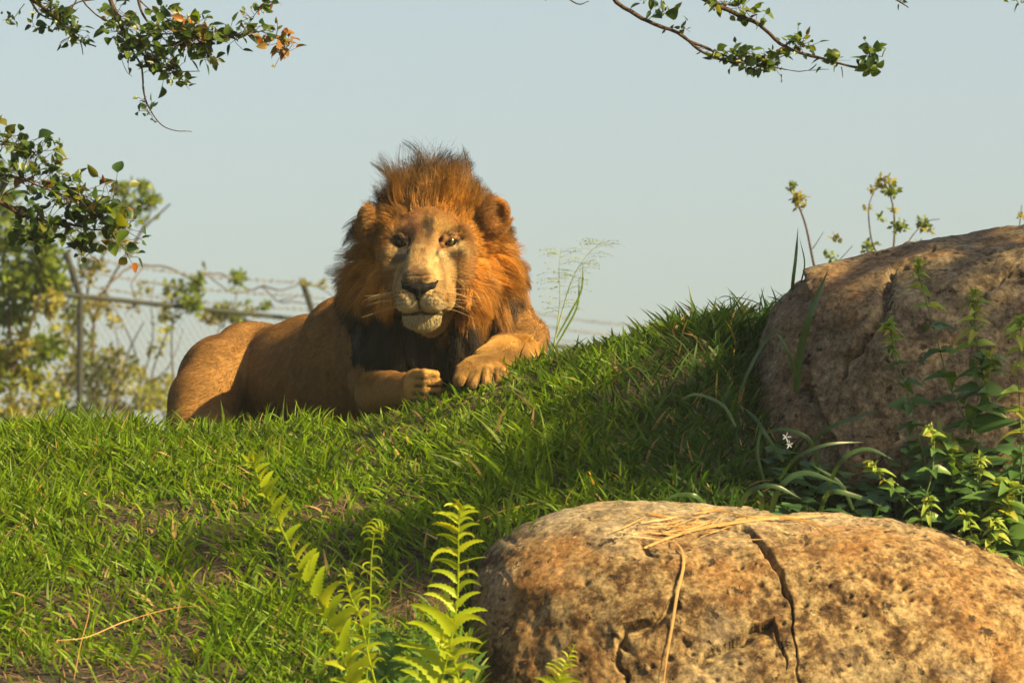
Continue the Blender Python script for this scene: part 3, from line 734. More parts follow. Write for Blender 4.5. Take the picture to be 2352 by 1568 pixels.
    co = np.array([.60, .265, .036]); cdk = np.array([.050, .024, .013]); cblk = np.array([.009, .006, .005])
    outer = np.where((z < -.14)[:, None], cblk, cdk); sm = smooth(-.05, -.16, z)[:, None]; outer = cdk * (1 - sm) + cblk * sm
    col = outer * (1 - inner[:, None]) + co * inner[:, None]; col = col * (r.uniform(.6, 1.35, len(p)) * (.75 + .5 * lock))[:, None]
    mixb = (r.random(len(p)) < .08) & (z > -.2); col[mixb] = col[mixb] * .35 + np.array([.28, .18, .10]) * .4
    tipd = (.85 - .4 * smooth(.15, .19, rl) - .45 * smooth(0, .06, z) - .18 * smooth(.06, .10, z) * smooth(.09, .03, np.abs(x + .01)))[:, None, None]
    cp = col[:, None] * (1 - (1 - tipd) * tt ** 1.5)
    hz = toH(pts.reshape(-1, 3)).reshape(pts.shape); lim = -.235 + .03 * smooth(.02, -.06, hz[..., 0]) - .03 * smooth(.05, .15, hz[..., 0]) + .045 * nz[:, None] + .075 * (lock[:, None] - .5)
    dz = smooth(0, .02, lim - hz[..., 2])[..., None]; cp = cp * (1 - dz) + np.array([.016, .0085, .006]) * (r.uniform(.4, 1.6, len(p)) * (.35 + 2.2 * lock ** 3))[:, None, None] * dz
    rd = np.linspace(1, .18, pts.shape[1])[None] * r.uniform(.00045, .0008, len(p))[:, None]
    curves("mane", pts, rd, cp, fur_mat("mane_hair", .5, .22, .3))

    # --- short coat
    wf = ((~mane) | ear).astype(float); vis = (Nn @ FW < .35) & (py < 1010); wf = wf * np.where(vis, 1, .05)
    hd = (np.linalg.norm(toH(V), axis=1) < .26); wf = wf * np.where(hd, 8.0, 1.0) * np.where(legs, 4.5, 1)
    inE = np.zeros(len(V), bool)
    for s in (-1, 1): inE |= np.linalg.norm((V - H(.064 * s, -.004, 0)) / [.030, .05, .0165], axis=1) < 1
    nosem = np.linalg.norm((V - H(0, -.155, -.135)) / [.04, .05, .022], axis=1) < 1
    wf = wf * ~inE * ~nosem; hV = toH(V); chinV = hd & (hV[:, 2] < -.196) & (hV[:, 1] < -.03); wf = wf * np.where(chinV, 2.2, 1)
    p, nn, col, vi = sample(wf, 300000, 11); h = toH(p); x, y, z = h.T; n = len(p); r = np.random.default_rng(12)
    isH = hd[vi]
    flowH = nrm(np.stack([x * 2.2, .10 + 0 * x, np.where(z > -.1, z + .12, -.12)], -1)) @ HM.T
    flowB = nrm(np.stack([-.75 + 0 * x, .35 + 0 * x, -.55 + 0 * x], -1)); lg = legs[vi]
    flowL = nrm(np.where((p[:, 0] > -.2)[:, None], np.array([-.6, -.3, -.6]), np.array([.7, -.2, -.45])))
    flow = np.where(isH[:, None], flowH, np.where(lg[:, None], flowL, flowB)) + .12 * r.normal(size=(n, 3)) + .25 * np.stack([fbm(p * 18, 2, 100 + k_) for k_ in range(3)], -1)
    flow = flow - nn * (flow * nn).sum(1, keepdims=True); ev = ear[vi]
    inner_e = ev & (nn[:, 1] < .3) & (np.abs(x) < .158 + np.random.default_rng(1).normal(0, .008, n))
    chin = isH & (z < -.200) & (y < -.02)
    ln = np.where(isH, .006, .011) * r.uniform(.6, 1.3, n); ln[lg] *= .85; ln[chin] = (r.uniform(.010, .034, chin.sum()) * (1.15 - np.abs(x[chin]) / .10) * smooth(-.198, -.208, z[chin]) * .85 + .004); ln[ev] = r.uniform(.003, .008, ev.sum())
    eg = isH & (np.abs(x) > .085) & (z < .06); ln[eg] = r.uniform(.008, .024, eg.sum())
    pw_, _y, dw_ = PROJ(p); ln[(dw_ < 9.34) & (pw_ > 925) & (pw_ < 1020) & ~isH] *= .4; ln[inner_e] = r.uniform(.012, .032, inner_e.sum()); flow[inner_e] = np.stack([np.sign(x[inner_e]) * .9, -.35 + 0 * x[inner_e], .35 + 0 * x[inner_e]], -1) + .3 * r.normal(size=(inner_e.sum(), 3)); d = nrm(flow * 1.0 + nn * np.where(isH, .45, .26)[:, None]); d[chin] = nrm(nn[chin] * .55 + np.array([0, -.12, -1.0]) + .22 * r.normal(size=(chin.sum(), 3)))
    pts = np.stack([p - nn * .001, p + d * (ln * .5)[:, None], p + nrm(d + flow * .35 + np.array([0, 0, -.12])) * ln[:, None]], 1)
    col[chin] = np.array([.52, .43, .25]) * r.uniform(.4, 1.2, chin.sum())[:, None]; col[inner_e & (r.random(n) < .5)] = [.45, .26, .10]; col = col * np.where(isH, r.uniform(.62, 1.35, n), r.uniform(.70, 1.3, n))[:, None]
    curves("coat", pts, np.array([[1, .75, .2]]) * (r.uniform(.0003, .00048, n) * np.where(chin, 1.1, 1) * np.where(isH, 1.35, 1))[:, None], np.clip(col, 0, 1), fur_mat("short_hair", .55, .2, .25))

    # --- whiskers
    r = np.random.default_rng(15); W = []
    for s in (-1, 1):
        for k in range(10):
            a = H((.046 + .022 * r.random()) * s, -.128 + .03 * r.random(), -.138 - .014 * (k % 4)); L_ = r.uniform(.06, .125)
            d = nrm(np.array([s * 1.0, -.35 + .5 * r.random(), .34 - .62 * r.random()])); q = [a]
            for j in range(7): d = nrm(d + np.array([0, .03, -.055 + .03 * r.normal()])); q.append(q[-1] + d * L_ / 7)
            W.append(q)
    for k in range(0):
        a = H(r.uniform(-.035, .05), -.115, -.232); d = nrm(np.array([r.normal(0, .18), -.15, -1])); q = [a]
        for j in range(7): d = nrm(d + np.array([.03 * r.normal(), .02, 0])); q.append(q[-1] + d * r.uniform(.025, .06) / 7)
        W.append(q)
    W = np.array(W); curves("whiskers", W, np.linspace(.00036, .00016, 8)[None] * np.ones((len(W), 1)), np.tile(np.array([.72, .56, .32]), (len(W), 1)), fur_mat("whisker_hair", .4, .2, .4))

    # --- nose leather
    g = Field(np.arange(HO[0] - .09, HO[0] + .07, .0022), np.arange(HO[1] - .22, HO[1] - .06, .0022), np.arange(HO[2] - .20, HO[2] - .08, .0022))
    g.ell(H(0, -.150, -.133), (.030, .022, .016), .006, HR)
    for s in (-1, 1):
        g.chain([H(.016 * s, -.158, -.131), H(.034 * s, -.148, -.127), H(.046 * s, -.128, -.113)], [.012, .0105, .005], .006)
    g.cap(H(0, -.160, -.138), H(0, -.161, -.158), .013, .006, .006)
    for s in (-1, 1): g.cap(H(.019 * s, -.176, -.138), H(.033 * s, -.164, -.134), .005, .0035, .004, sub=True)
    v, q = g.extract(); link("nose", mesh("lion_nose", v - R, q, flat_mat("nose_leather", (.006, .005, .005), .7, .12, 300, .5, .3)), root)

    # --- eyes
    m, t = new_mat("lion_eye"); L = t.links.new; tc = N(t, "ShaderNodeTexCoord"); sp = N(t, "ShaderNodeSeparateXYZ"); L(tc.outputs["Object"], sp.inputs[0])
    ln_ = N(t, "ShaderNodeVectorMath", operation='LENGTH'); cb = N(t, "ShaderNodeCombineXYZ"); L(sp.outputs[0], cb.inputs[0]); L(sp.outputs[2], cb.inputs[2]); L(cb.outputs[0], ln_.inputs[0])
    mu = N(t, "ShaderNodeMath", operation='MULTIPLY'); mu.inputs[1].default_value = 1 / .019; L(ln_.outputs["Value"], mu.inputs[0])
    c = ramp(t, [(.20, (.003, .003, .003)), (.27, (.05, .034, .010)), (.50, (.075, .05, .014)), (.58, (.005, .004, .003)), (.8, (.006, .005, .004))], mu.outputs[0])
    pb = N(t, "ShaderNodeBsdfPrincipled"); pb.inputs["Specular IOR Level"].default_value = .22; pb.inputs["Roughness"].default_value = .10; L(c, pb.inputs["Base Color"]); o = N(t, "ShaderNodeOutputMaterial"); L(pb.outputs[0], o.inputs[0])
    a_ = np.linspace(0, 2 * np.pi, 24, endpoint=False); b_ = np.linspace(.02, np.pi - .02, 14); A_, B_ = np.meshgrid(a_, b_)
    ev = np.stack([np.cos(A_) * np.sin(B_), -np.cos(B_), np.sin(A_) * np.sin(B_)], -1).reshape(-1, 3) * .019
    i = np.arange(13)[:, None] * 24; j = np.arange(24)[None]; kx = (j + 1) % 24
    em = mesh("lion_eye", ev, np.stack([i + j, i + kx, i + 24 + kx, i + 24 + j], -1).reshape(-1, 4), m)
    for s in (-1, 1):
        e = link("eye", em, root); e.location = Vector(H(.064 * s, .0000, -.001) - R); e.rotation_euler = (math.radians(-2), 0, math.radians(2 * s))
build_lion()

# ---------------------------------------------------------------- grass
def strip_blades(B, dirs, nrmls, L, W, bend, cols, segs=4, tipc=None):
    """flat curved tapering blades; all arrays per blade"""
    n = len(B); t = np.linspace(0, 1, segs + 1); side = nrm(np.cross(dirs, nrmls)); V = []; C = []
    c = B.copy(); d = dirs.copy(); P_ = [c]
    for k in range(segs):
        d = nrm(d + bend / segs); c = c + d * (L / segs)[:, None]; P_.append(c)
    wid = [.75, 1.0, .85, .55, .0] if segs == 4 else list(np.interp(t, [0, .3, .7, 1], [.75, 1, .75, 0]))
    rows = []
    for k in range(segs + 1):
        w_ = (W * wid[k] * .5)[:, None]
        col = cols * (.55 + .55 * min(1, t[k] * 1.6)) if tipc is None else cols * (1 - t[k] ** 3) + tipc * t[k] ** 3
        if k < segs: V += [P_[k] - side * w_, P_[k] + side * w_]; C += [col, col]
        else: V += [P_[k]]; C += [col]
    m = 2 * segs + 1; V = np.stack(V, 1).reshape(-1, 3); C = np.stack(C, 1).reshape(-1, 3); o = np.arange(n)[:, None] * m
    Q = np.concatenate([o + np.array([2 * k, 2 * k + 1, 2 * k + 3, 2 * k + 2]) for k in range(segs - 1)]); T = o + np.array([2 * segs - 2, 2 * segs - 1, 2 * segs])
    return V, Q, T, C

def near_rock(x, y):
    z = ground(x, y); a = (((x - 1.25) / .60) ** 2 + ((y - 9.08) / .42) ** 2) < 1
    b = (((x - .70) / .76) ** 2 + ((y - 8.02) / .30) ** 2) < 1
    return a | b

def grass():
    r = np.random.default_rng(77); gm = leaf_mat("grass_blade", trans=.45, rough=.5, spec=.22, attr=True, boost=(1.35, 1.3, .4), alpha_noise=.2)
    def field(n, y0, y1, lmin, lmax, wmin, wmax, seed, keep, leanx=-.35, brown=0.0):
        r = np.random.default_rng(seed); x = r.uniform(-1.62, 1.62, n); y = r.uniform(y0, y1, n)
        q = np.stack([x, y, 0 * x], -1); k = keep(q, r) & ~near_rock(x, y) & (np.abs(x) < y * .165); x, y = x[k], y[k]; n = len(x); q = q[k]
        B = np.stack([x, y, ground(x, y) - .004], -1); cl = np.stack([fbm(q * 7, 2, 80), fbm(q * 7, 2, 81)], -1)
        az = r.uniform(0, 2 * np.pi, n); sp = r.uniform(.1, .75, n)
        dirs = nrm(np.stack([np.cos(az) * sp + leanx * .6 + .35 * cl[:, 0], np.sin(az) * sp - .18 + .3 * cl[:, 1], np.ones(n)], -1))
        nm = nrm(np.stack([r.normal(0, .7, n), -np.ones(n), r.normal(.4, .4, n)], -1))
        L = r.uniform(lmin, lmax, n) * (1 + .35 * fbm(q * 3.5, 2, 83)); L = L * (1 - .55 * np.exp(-(((x + .22) / .30) ** 4 + ((y - 9.2) / .28) ** 4))); W = r.uniform(wmin, wmax, n)
        bend = np.stack([np.cos(az) * .5, np.sin(az) * .5, -r.uniform(.1, .9, n)], -1)
        h = r.random(n)[:, None]; br = r.uniform(.5, 1.35, n)[:, None]
        c = (np.array([.055, .130, .004]) * (1 - h) + np.array([.148, .228, .005]) * h) * br
        shade_mix = smooth(-.35, .7, x + .3 * fbm(q * 2, 2, 7))[:, None]; c = c * (1 - shade_mix) + np.array([.020, .066, .010]) * br * shade_mix  # blade colour darkens towards the right as painted shade
        dry = r.random(n) < (.03 + brown); c[dry] = np.array([.34, .22, .10]) * br[dry]
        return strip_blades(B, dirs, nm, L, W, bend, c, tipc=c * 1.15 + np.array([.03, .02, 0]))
    def patch(q):     # bare and thin spots
        v = fbm(q * 2.1 + 3, 3, 90); bare = np.exp(-(((q[:, 0] + .47) / .26) ** 2 + ((q[:, 1] - 8.52) / .14) ** 2)) + .8 * np.exp(-(((q[:, 0] + .15) / .22) ** 2 + ((q[:, 1] - 8.15) / .2) ** 2)) + .9 * np.exp(-(((q[:, 0] + .95) / .5) ** 2 + ((q[:, 1] - 7.75) / .17) ** 2)) + .5 * np.exp(-(((q[:, 0] - .33) / .22) ** 2 + ((q[:, 1] - 8.75) / .25) ** 2))
        return np.clip(.86 + .62 * v - .95 * bare - .25 * smooth(7.9, 7.6, q[:, 1]), .05, 1)
    fs = []
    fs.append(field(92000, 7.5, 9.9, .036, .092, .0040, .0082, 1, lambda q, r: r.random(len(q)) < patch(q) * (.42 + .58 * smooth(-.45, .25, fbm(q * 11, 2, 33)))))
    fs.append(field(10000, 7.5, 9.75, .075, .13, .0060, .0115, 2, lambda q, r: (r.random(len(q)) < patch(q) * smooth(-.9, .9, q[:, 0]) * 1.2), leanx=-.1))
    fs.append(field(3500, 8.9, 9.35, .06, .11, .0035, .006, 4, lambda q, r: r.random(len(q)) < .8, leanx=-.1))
    V, C, Fq, Ft, o = [], [], [], [], 0
    for v, q, t, c in fs: V.append(v); C.append(c); Fq.append(q + o); Ft.append(t + o); o += len(v)
    me = mesh("grass", np.concatenate(V), [np.concatenate(Fq), np.concatenate(Ft)], gm, np.clip(np.concatenate(C), .005, .9))
    tag(link("grass", me), "bright green turf covering the whole slope below the lion", "grass", kind="stuff")
    # low creeping clover leaves
    # thatch: dry stems lying in the turf
    r = np.random.default_rng(8); n = 15000; x = r.uniform(-1.6, 1.6, n); y = r.uniform(7.5, 9.4, n); q = np.stack([x, y, 0 * x], -1)
    k = (r.random(n) < (1.08 - patch(q))) & ~near_rock(x, y) & (np.abs(x) < y * .165); x, y = x[k], y[k]; n = len(x)
    B = np.stack([x, y, ground(x, y) + r.uniform(.001, .012, n)], -1); az = r.uniform(0, 2 * np.pi, n)
    dirs = nrm(np.stack([np.cos(az), np.sin(az) * .9, np.sin(az) * .35 + r.normal(.12, .18, n)], -1)); nm = np.tile([0, -.5, 1.0], (n, 1))
    br = r.uniform(.5, 1.3, n)[:, None]; c = np.array([.20, .125, .06]) * br
    v, qq, t, c = strip_blades(B, dirs, nrm(nm), r.uniform(.02, .075, n), r.uniform(.0015, .0035, n), r.normal(0, .5, (n, 3)), c, segs=3, tipc=c)
    dm = leaf_mat("dry_grass", trans=.2, rough=.6, spec=.2, attr=True, boost=(1.1, 1, .8))
    tag(link("thatch", mesh("thatch", v, [qq, t], dm, c)), "dry brown stems matted between the green blades", "dry grass", kind="stuff")
    return gm, dm
GRASS_MAT, DRY_MAT = grass()

def ribbon(pts, w, n=14, fold=.25, face=None, col=None):
    """a folded tapering ribbon through the points; w: (start, middle, end) widths"""
    p = spline(pts, n); T = nrm(np.gradient(p, axis=0)); f = np.array([0, -1, .25]) if face is None else np.asarray(face, float)
    S = nrm(np.cross(T, f)); Nn = nrm(np.cross(S, T)); t = np.linspace(0, 1, n); ww = np.interp(t, [0, .35, .75, 1], [w[0], w[1], w[1] * .8 + w[2] * .2, w[2]])[:, None] * .5
    V = np.concatenate([p - S * ww - Nn * ww * fold, p, p + S * ww - Nn * ww * fold]); i = np.arange(n - 1)
    Q = np.concatenate([np.stack([i, i + n, i + n + 1, i + 1], -1), np.stack([i + n, i + 2 * n, i + 2 * n + 1, i + n + 1], -1)])
    return V, Q

def PP(lst): return [P(*a) for a in lst]

def tall_blades():
    gm = leaf_mat("broad_blade", stops=[(0, (.025, .06, .02)), (1, (.05, .10, .022))], trans=.35, rough=.35, spec=.5)
    def tuft(name, lab, blades, cat="grass tuft", mat=gm):
        base = PP([blades[0][0][0]])[0]; root = empty("grass_tuft", base, lab, cat)
        for pts, w_ in blades:
            w_ *= .72; V, Q = ribbon(PP(pts), (w_ * .8, w_, w_ * .05)); link("blade", mesh("blade", V - base, Q, mat), root)
    tuft("a", "tall upright blades rising against the sky at the hilltop boulder's left shoulder",
         [([(1816, 700, 9.2), (1822, 640, 9.2), (1828, 590, 9.2), (1833, 522, 9.22)], .013), ([(1826, 690, 9.22), (1842, 640, 9.2), (1848, 600, 9.2), (1836, 545, 9.2)], .006),
          ([(1780, 730, 9.2), (1782, 690, 9.2), (1770, 655, 9.2)], .006), ([(1800, 720, 9.1), (1790, 690, 9.1), (1760, 680, 9.1)], .006)])
    tuft("b", "long dark broad blade leaning across the left face of the hilltop boulder",
         [([(1828, 900, 8.5), (1838, 810, 8.48), (1862, 720, 8.46), (1903, 618, 8.5)], .026), ([(1832, 880, 8.48), (1815, 820, 8.42), (1795, 780, 8.42), (1782, 765, 8.42)], .012)])
    tuft("c", "curled thin blades arching against the sky on the crest right of the lion",
         [([(1700, 735, 9.2), (1685, 690, 9.2), (1665, 680, 9.2), (1640, 690, 9.2)], .004), ([(1590, 750, 9.2), (1598, 715, 9.2), (1583, 676, 9.2)], .006), ([(1720, 730, 9.2), (1745, 700, 9.2), (1690, 683, 9.2), (1650, 700, 9.2)], .004),
          ([(1275, 830, 9.15), (1262, 800, 9.15), (1254, 770, 9.15)], .006), ([(1480, 790, 9.2), (1500, 765, 9.2), (1497, 735, 9.2)], .004)])
    tuft("d", "long arching blades spreading over the dark foot of the hilltop boulder",
         [([(1850, 1030, 8.45), (1900, 985, 8.4), (1960, 960, 8.4), (2030, 940, 8.42)], .014), ([(1800, 1060, 8.4), (1760, 1000, 8.38), (1735, 960, 8.4), (1700, 930, 8.42)], .014),
          ([(1880, 1080, 8.4), (1860, 1010, 8.36), (1800, 985, 8.36), (1740, 1000, 8.4)], .014), ([(1760, 1120, 8.4), (1740, 1040, 8.4), (1752, 960, 8.42)], .011),
          ([(1790, 1100, 8.36), (1830, 1050, 8.3), (1900, 1020, 8.3), (1985, 1015, 8.34)], .013), ([(1700, 900, 8.7), (1720, 850, 8.7), (1752, 790, 8.72), (1790, 740, 8.72)], .013),
          ([(1690, 980, 8.5), (1660, 930, 8.5), (1600, 905, 8.5), (1560, 920, 8.5)], .012), ([(1900, 1130, 8.3), (1930, 1060, 8.25), (1990, 1030, 8.25), (2060, 1060, 8.25)], .015)])
    tuft("e", "broad drooping blades between the two boulders, just above the straw",
         [([(1690, 1180, 8.25), (1720, 1130, 8.2), (1775, 1115, 8.18), (1840, 1145, 8.2)], .018), ([(1640, 1175, 8.3), (1600, 1140, 8.25), (1560, 1135, 8.25), (1520, 1150, 8.25)], .015),
          ([(1770, 1190, 8.25), (1790, 1120, 8.2), (1850, 1085, 8.2), (1950, 1120, 8.2)], .02), ([(1740, 1190, 8.25), (1752, 1150, 8.2), (1738, 1120, 8.2)], .014),
          ([(1880, 1190, 8.3), (1905, 1130, 8.2), (1970, 1140, 8.2), (2030, 1165, 8.2)], .018), ([(1960, 1170, 8.3), (1930, 1110, 8.3), (1870, 1070, 8.3)], .013)])
    tuft("f", "upright yellow green blades at the left end of the cracked boulder",
         [([(1165, 1230, 8.1), (1168, 1170, 8.1), (1185, 1095, 8.1)], .010), ([(1185, 1225, 8.1), (1196, 1180, 8.1), (1195, 1130, 8.1)], .008), ([(1150, 1240, 8.1), (1145, 1190, 8.1), (1128, 1150, 8.1)], .008), ([(1215, 1215, 8.1), (1235, 1180, 8.1), (1232, 1140, 8.1)], .007)],
         mat=leaf_mat("fresh_blade", stops=[(0, (.12, .20, .02)), (1, (.16, .25, .03))], trans=.5, boost=(1.5, 1.2, .4)))
    tuft("g", "tall loose blades standing before the lion's hindquarters",
         [([(1000 * 0 + 505, 1010, 9.0), (512, 960, 9.0), (507, 918, 9.0)], .007), ([(380, 1000, 9.0), (400, 950, 9.0), (425, 935, 9.0)], .006), ([(440, 1000, 9.0), (420, 965, 9.0), (395, 940, 9.0)], .006), ([(655, 1000, 9.0), (650, 950, 9.0), (654, 905, 9.0)], .004),
          ([(610, 985, 9.0), (620, 950, 9.0), (650, 965, 9.0)], .007), ([(230, 1010, 9.0), (205, 960, 9.0), (165, 905, 9.0)], .005), ([(310, 1010, 9.0), (300, 960, 9.0), (312, 915, 9.0)], .005), ([(210, 1010, 9.0), (200, 960, 9.0), (180, 940, 9.0)], .006)],
         mat=D.materials["fresh_blade"])
    fl = flat_mat("white_petal", (.8, .8, .8), .6, .2)
    for k, (cx, cy, lab) in enumerate(((1805, 1003, "small white starry flower at the boulder's foot, the upper of two"), (1813, 1021, "small white starry flower at the boulder's foot, the lower of two"))):
        b = P(cx, cy, 8.4); root = empty("white_flower", b, lab, "flower")
        r = np.random.default_rng(k)
        V, Q = tube(PP([(cx + 4, cy + 60, 8.42), (cx + 2, cy + 30, 8.41), (cx, cy, 8.402)]), .0008, 4); link("stem", mesh("stem", V - b, Q, gm), root)
        for j in range(5):
            a = j * 1.257 + .4 * k; L_ = .014 if k == 0 else .010; tip = np.array([math.cos(a), -.3, math.sin(a)]) * L_ * r.uniform(.7, 1.2)
            V, Q = ribbon([np.zeros(3), tip * .5 + [0, -.002, 0], tip], (.0015, .0032, .0006), n=5); link("petal", mesh("petal", V, Q, fl), root)
tall_blades()

# ---------------------------------------------------------------- straw on the boulder
def surf_d(sx, sy, V=None):
    V = FB_V if V is None else V
    e = V - CAM; d = e @ FW; px = 1176 + (e @ RT) / d * F; py = 784 - (e @ UP) / d * F
    q = (px - sx) ** 2 + (py - sy) ** 2; m = q < max(30.0, q.min() + 20); return d[m].min()
def straw():
    sm = leaf_mat("straw", stops=[(0, (.36, .18, .05)), (.5, (.42, .24, .08)), (1, (.46, .30, .14))], trans=.25, rough=.5, spec=.3, boost=(1.2, .9, .5))
    def stalk(pts, w_, lab, group=None, lift=.006):
        pp = []
        for k, (a, b) in enumerate(pts):
            dd = surf_d(a, b); pp.append(P(a, b, dd - lift))
        V, Q = ribbon(pp, (w_ * .7, w_, w_ * .3), n=24, fold=.3, face=(0, -1, .5)); b = V.mean(0)
        tag(link("straw_stalk", mesh("straw_stalk", V - b, Q, sm), loc=b), lab, "straw", group)
    stalk([(1545, 1238), (1566, 1262), (1570, 1300), (1556, 1360), (1545, 1430), (1533, 1500), (1524, 1575)], .0065, "long pale straw hanging down the front face of the cracked boulder")
    stalk([(1480, 1257), (1530, 1236), (1600, 1214), (1680, 1200), (1760, 1190), (1840, 1186), (1905, 1181)], .008, "longest straw lying flat across the boulder top, over the crack")
    stalk([(1690, 1192), (1760, 1186), (1830, 1192), (1880, 1206), (1930, 1232)], .007, "orange straw arching down over the right of the boulder top")
    stalk([(1603, 1166), (1660, 1172), (1700, 1182), (1740, 1190)], .006, "bright straw along the rear edge of the boulder top")
    stalk([(1490, 1178), (1530, 1188), (1570, 1212)], .007, "short bent straw at the left of the pile on the boulder")
    r = np.random.default_rng(4)
    for k in range(26):
        a, b = r.normal(1590, 55), r.normal(1206, 14); L_ = r.uniform(15, 60); an = r.normal(-.25, .45)
        p0, p1 = (a - L_ * math.cos(an), b - L_ * math.sin(an) * .5), (a + L_ * math.cos(an), b + L_ * math.sin(an) * .5)
        p0 = (p0[0], max(p0[1], 1172)); p1 = (p1[0], max(p1[1], 1176))
        stalk([p0, (a, b + r.normal(0, 2)), p1], r.uniform(.0015, .004), "thin broken straw in the pile in the hollow of the boulder top", "broken straws on the boulder", lift=r.uniform(.003, .012))
    # loose dry stalks in the turf, lower left
    for lab, pts, w_ in (("long dry stalk lying slantwise in the turf at lower left", [(130, 1470), (200, 1462), (290, 1425), (400, 1395), (470, 1392)], .0022), ("upright orange dry stalk in the lower left turf", [(170, 1560), (185, 1480), (205, 1400), (196, 1340)], .0022),
                         ("dry stalk slanting over the turf left of the cracked boulder", [(1060, 1215), (1110, 1190), (1180, 1165), (1260, 1150)], .003)):
        pp = []
        for a, b in pts:
            # walk the sight line down to the turf
            ds = np.linspace(7.3, 9.3, 300); q = np.array([P(a, b, t) for t in ds]); g = ground(q[:, 0], q[:, 1]); hit = np.argmax(q[:, 2] < g + .045); pp.append(q[hit])
        V, Q = ribbon(pp, (w_ * .7, w_, w_ * .3), n=20); b = V.mean(0); tag(link("dry_stalk", mesh("dry_stalk", V - b, Q, sm), loc=b), lab, "dry stalk")
straw()

# ---------------------------------------------------------------- leaves as parts
def leaf_mesh(name, mat, L=1.0, W=.55, droop=.25, fold=.18, n=5, tip=.0, serr=0.0, base_round=.7):
    """unit leaf along +X, normal +Z"""
    t = np.linspace(0, 1, n + 1); prof = np.sin(np.pi * np.clip(t, 0, 1) ** base_round) ** .75 * (1 - tip * t)
    prof[0] = .06; prof[-1] = .02
    c = np.stack([t * L, 0 * t, -droop * t ** 2], -1); V = []; up = np.array([0, 0, 1.0])
    w_ = prof * W * .5
    if serr: w_ = w_ * (1 + serr * np.where(np.arange(n + 1) % 2 == 0, -1, 1)); w_[0] = .03 * W; w_[-1] = .01
    A = c + np.stack([0 * t, w_, w_ * fold * 2], -1); B = c + np.stack([0 * t, -w_, w_ * fold * 2], -1)
    V = np.concatenate([A, c, B]); m = n + 1; i = np.arange(n)
    Q = np.concatenate([np.stack([i, i + m, i + m + 1, i + 1], -1), np.stack([i + m, i + 2 * m, i + 2 * m + 1, i + m + 1], -1)])
    return mesh(name, V, Q, mat)

def frame(xd, zd):
    x = Vector(xd).normalized(); z = Vector(zd); y = z.cross(x)
    if y.length < 1e-4: y = Vector((0, 1, 0)).cross(x)
    y.normalize(); z = x.cross(y); return Matrix((x, y, z)).transposed().to_4x4()

def put_leaf(parent, me, pos, xd, zd, s, name="leaf", sy=1.0):
    o = link(name, me, parent)
    o.matrix_local = Matrix.Translation(Vector(pos)) @ frame(xd, zd) @ Matrix.Diagonal((s, s * sy, s, 1)); return o

G1 = [(0, (.020, .045, .012)), (.4, (.034, .072, .014)), (.8, (.072, .115, .014)), (.97, (.12, .12, .015)), (1, (.17, .09, .015))]
branch_leaf = leaf_mat("branch_leaf", stops=G1, trans=.4, rough=.4, spec=.4, boost=(1.6, 1.5, .5))
rust_leaf = leaf_mat("rust_leaf", stops=[(0, (.10, .12, .02)), (.5, (.20, .12, .02)), (1, (.26, .09, .02))], trans=.4, rough=.4, boost=(1.5, 1.2, .5))
fresh_leaf = leaf_mat("fresh_leaf", stops=[(0, (.05, .10, .012)), (.6, (.09, .145, .015)), (1, (.14, .155, .015))], trans=.5, rough=.4, boost=(1.6, 1.4, .4))
bark = flat_mat("bark", (.060, .038, .028), .85, .2, 120, .5, .6)
BL = [leaf_mesh("leaf_a", branch_leaf, W=.58, droop=.15), leaf_mesh("leaf_b", branch_leaf, W=.72, droop=.35, fold=.3), leaf_mesh("leaf_c", branch_leaf, W=.42, droop=.05, tip=.3)]
RL = [leaf_mesh("leaf_d", rust_leaf, W=.65, droop=.2), leaf_mesh("leaf_e", rust_leaf, W=.5, droop=.4, fold=.3)]
FL = [leaf_mesh("leaf_f", fresh_leaf, W=.75, droop=.2), leaf_mesh("leaf_g", fresh_leaf, W=.6, droop=.1)]

def branch(label, wood, twigs, seed, group=None, d0=8.8):
    """wood: [(points (sx, sy, depth), r0, r1)]; twigs: [(points, r, n leaves, leaf size, leaf set, spread)]"""
    r = np.random.default_rng(seed); base = np.array(P(*wood[0][0][0])); root = empty("tree_branch", base, label, "branch")
    mb = MB()
    for pts, r0, r1 in wood:
        p = spline(PP(pts), 26); p = p + .0035 * np.stack([noise(p * 30, 5 + k) for k in range(3)], -1)
        V, Q = tube(p, np.linspace(r0, r1, 26) * (1 + .22 * noise(p * 60, 9)), 7); mb.add(V - base, Q)
    for pts, rr, nl, ls, kind, spread in twigs:
        p = spline(PP(pts), 16); p = p + .003 * np.stack([noise(p * 40, 15 + k) for k in range(3)], -1); V, Q = tube(p, np.linspace(rr, rr * .4, 16), 5); mb.add(V - base, Q)
        for k in range(int(nl * 1.35)):
            t = r.uniform(.08, 1) ** .8 * 15; i = min(int(t), 14); c = p[i] + (p[i + 1] - p[i]) * (t - i)
            off = r.normal(0, spread, 3) * [1, 1, .8]; q = c + off
            dr = nrm(np.array(off) + r.normal(0, spread * .7 + .01, 3) + np.array([0.01, 0, .004]) * 0)
            if spread > .012 and np.linalg.norm(off) > .012:
                V2, Q2 = tube(np.array([c, (c + q) / 2 + r.normal(0, .002, 3), q]), .0008, 3); mb.add(V2 - base, Q2)
            zd = nrm(r.normal(0, .6, 3) + np.array([0, -.55, .55]))
            put_leaf(root, kind[r.integers(len(kind))], q - base, dr, zd, ls * .74 * r.uniform(.5, 1.35), sy=r.uniform(.9, 1.25))
    link("wood", mb.mesh("branch_wood", bark), root)
    return root

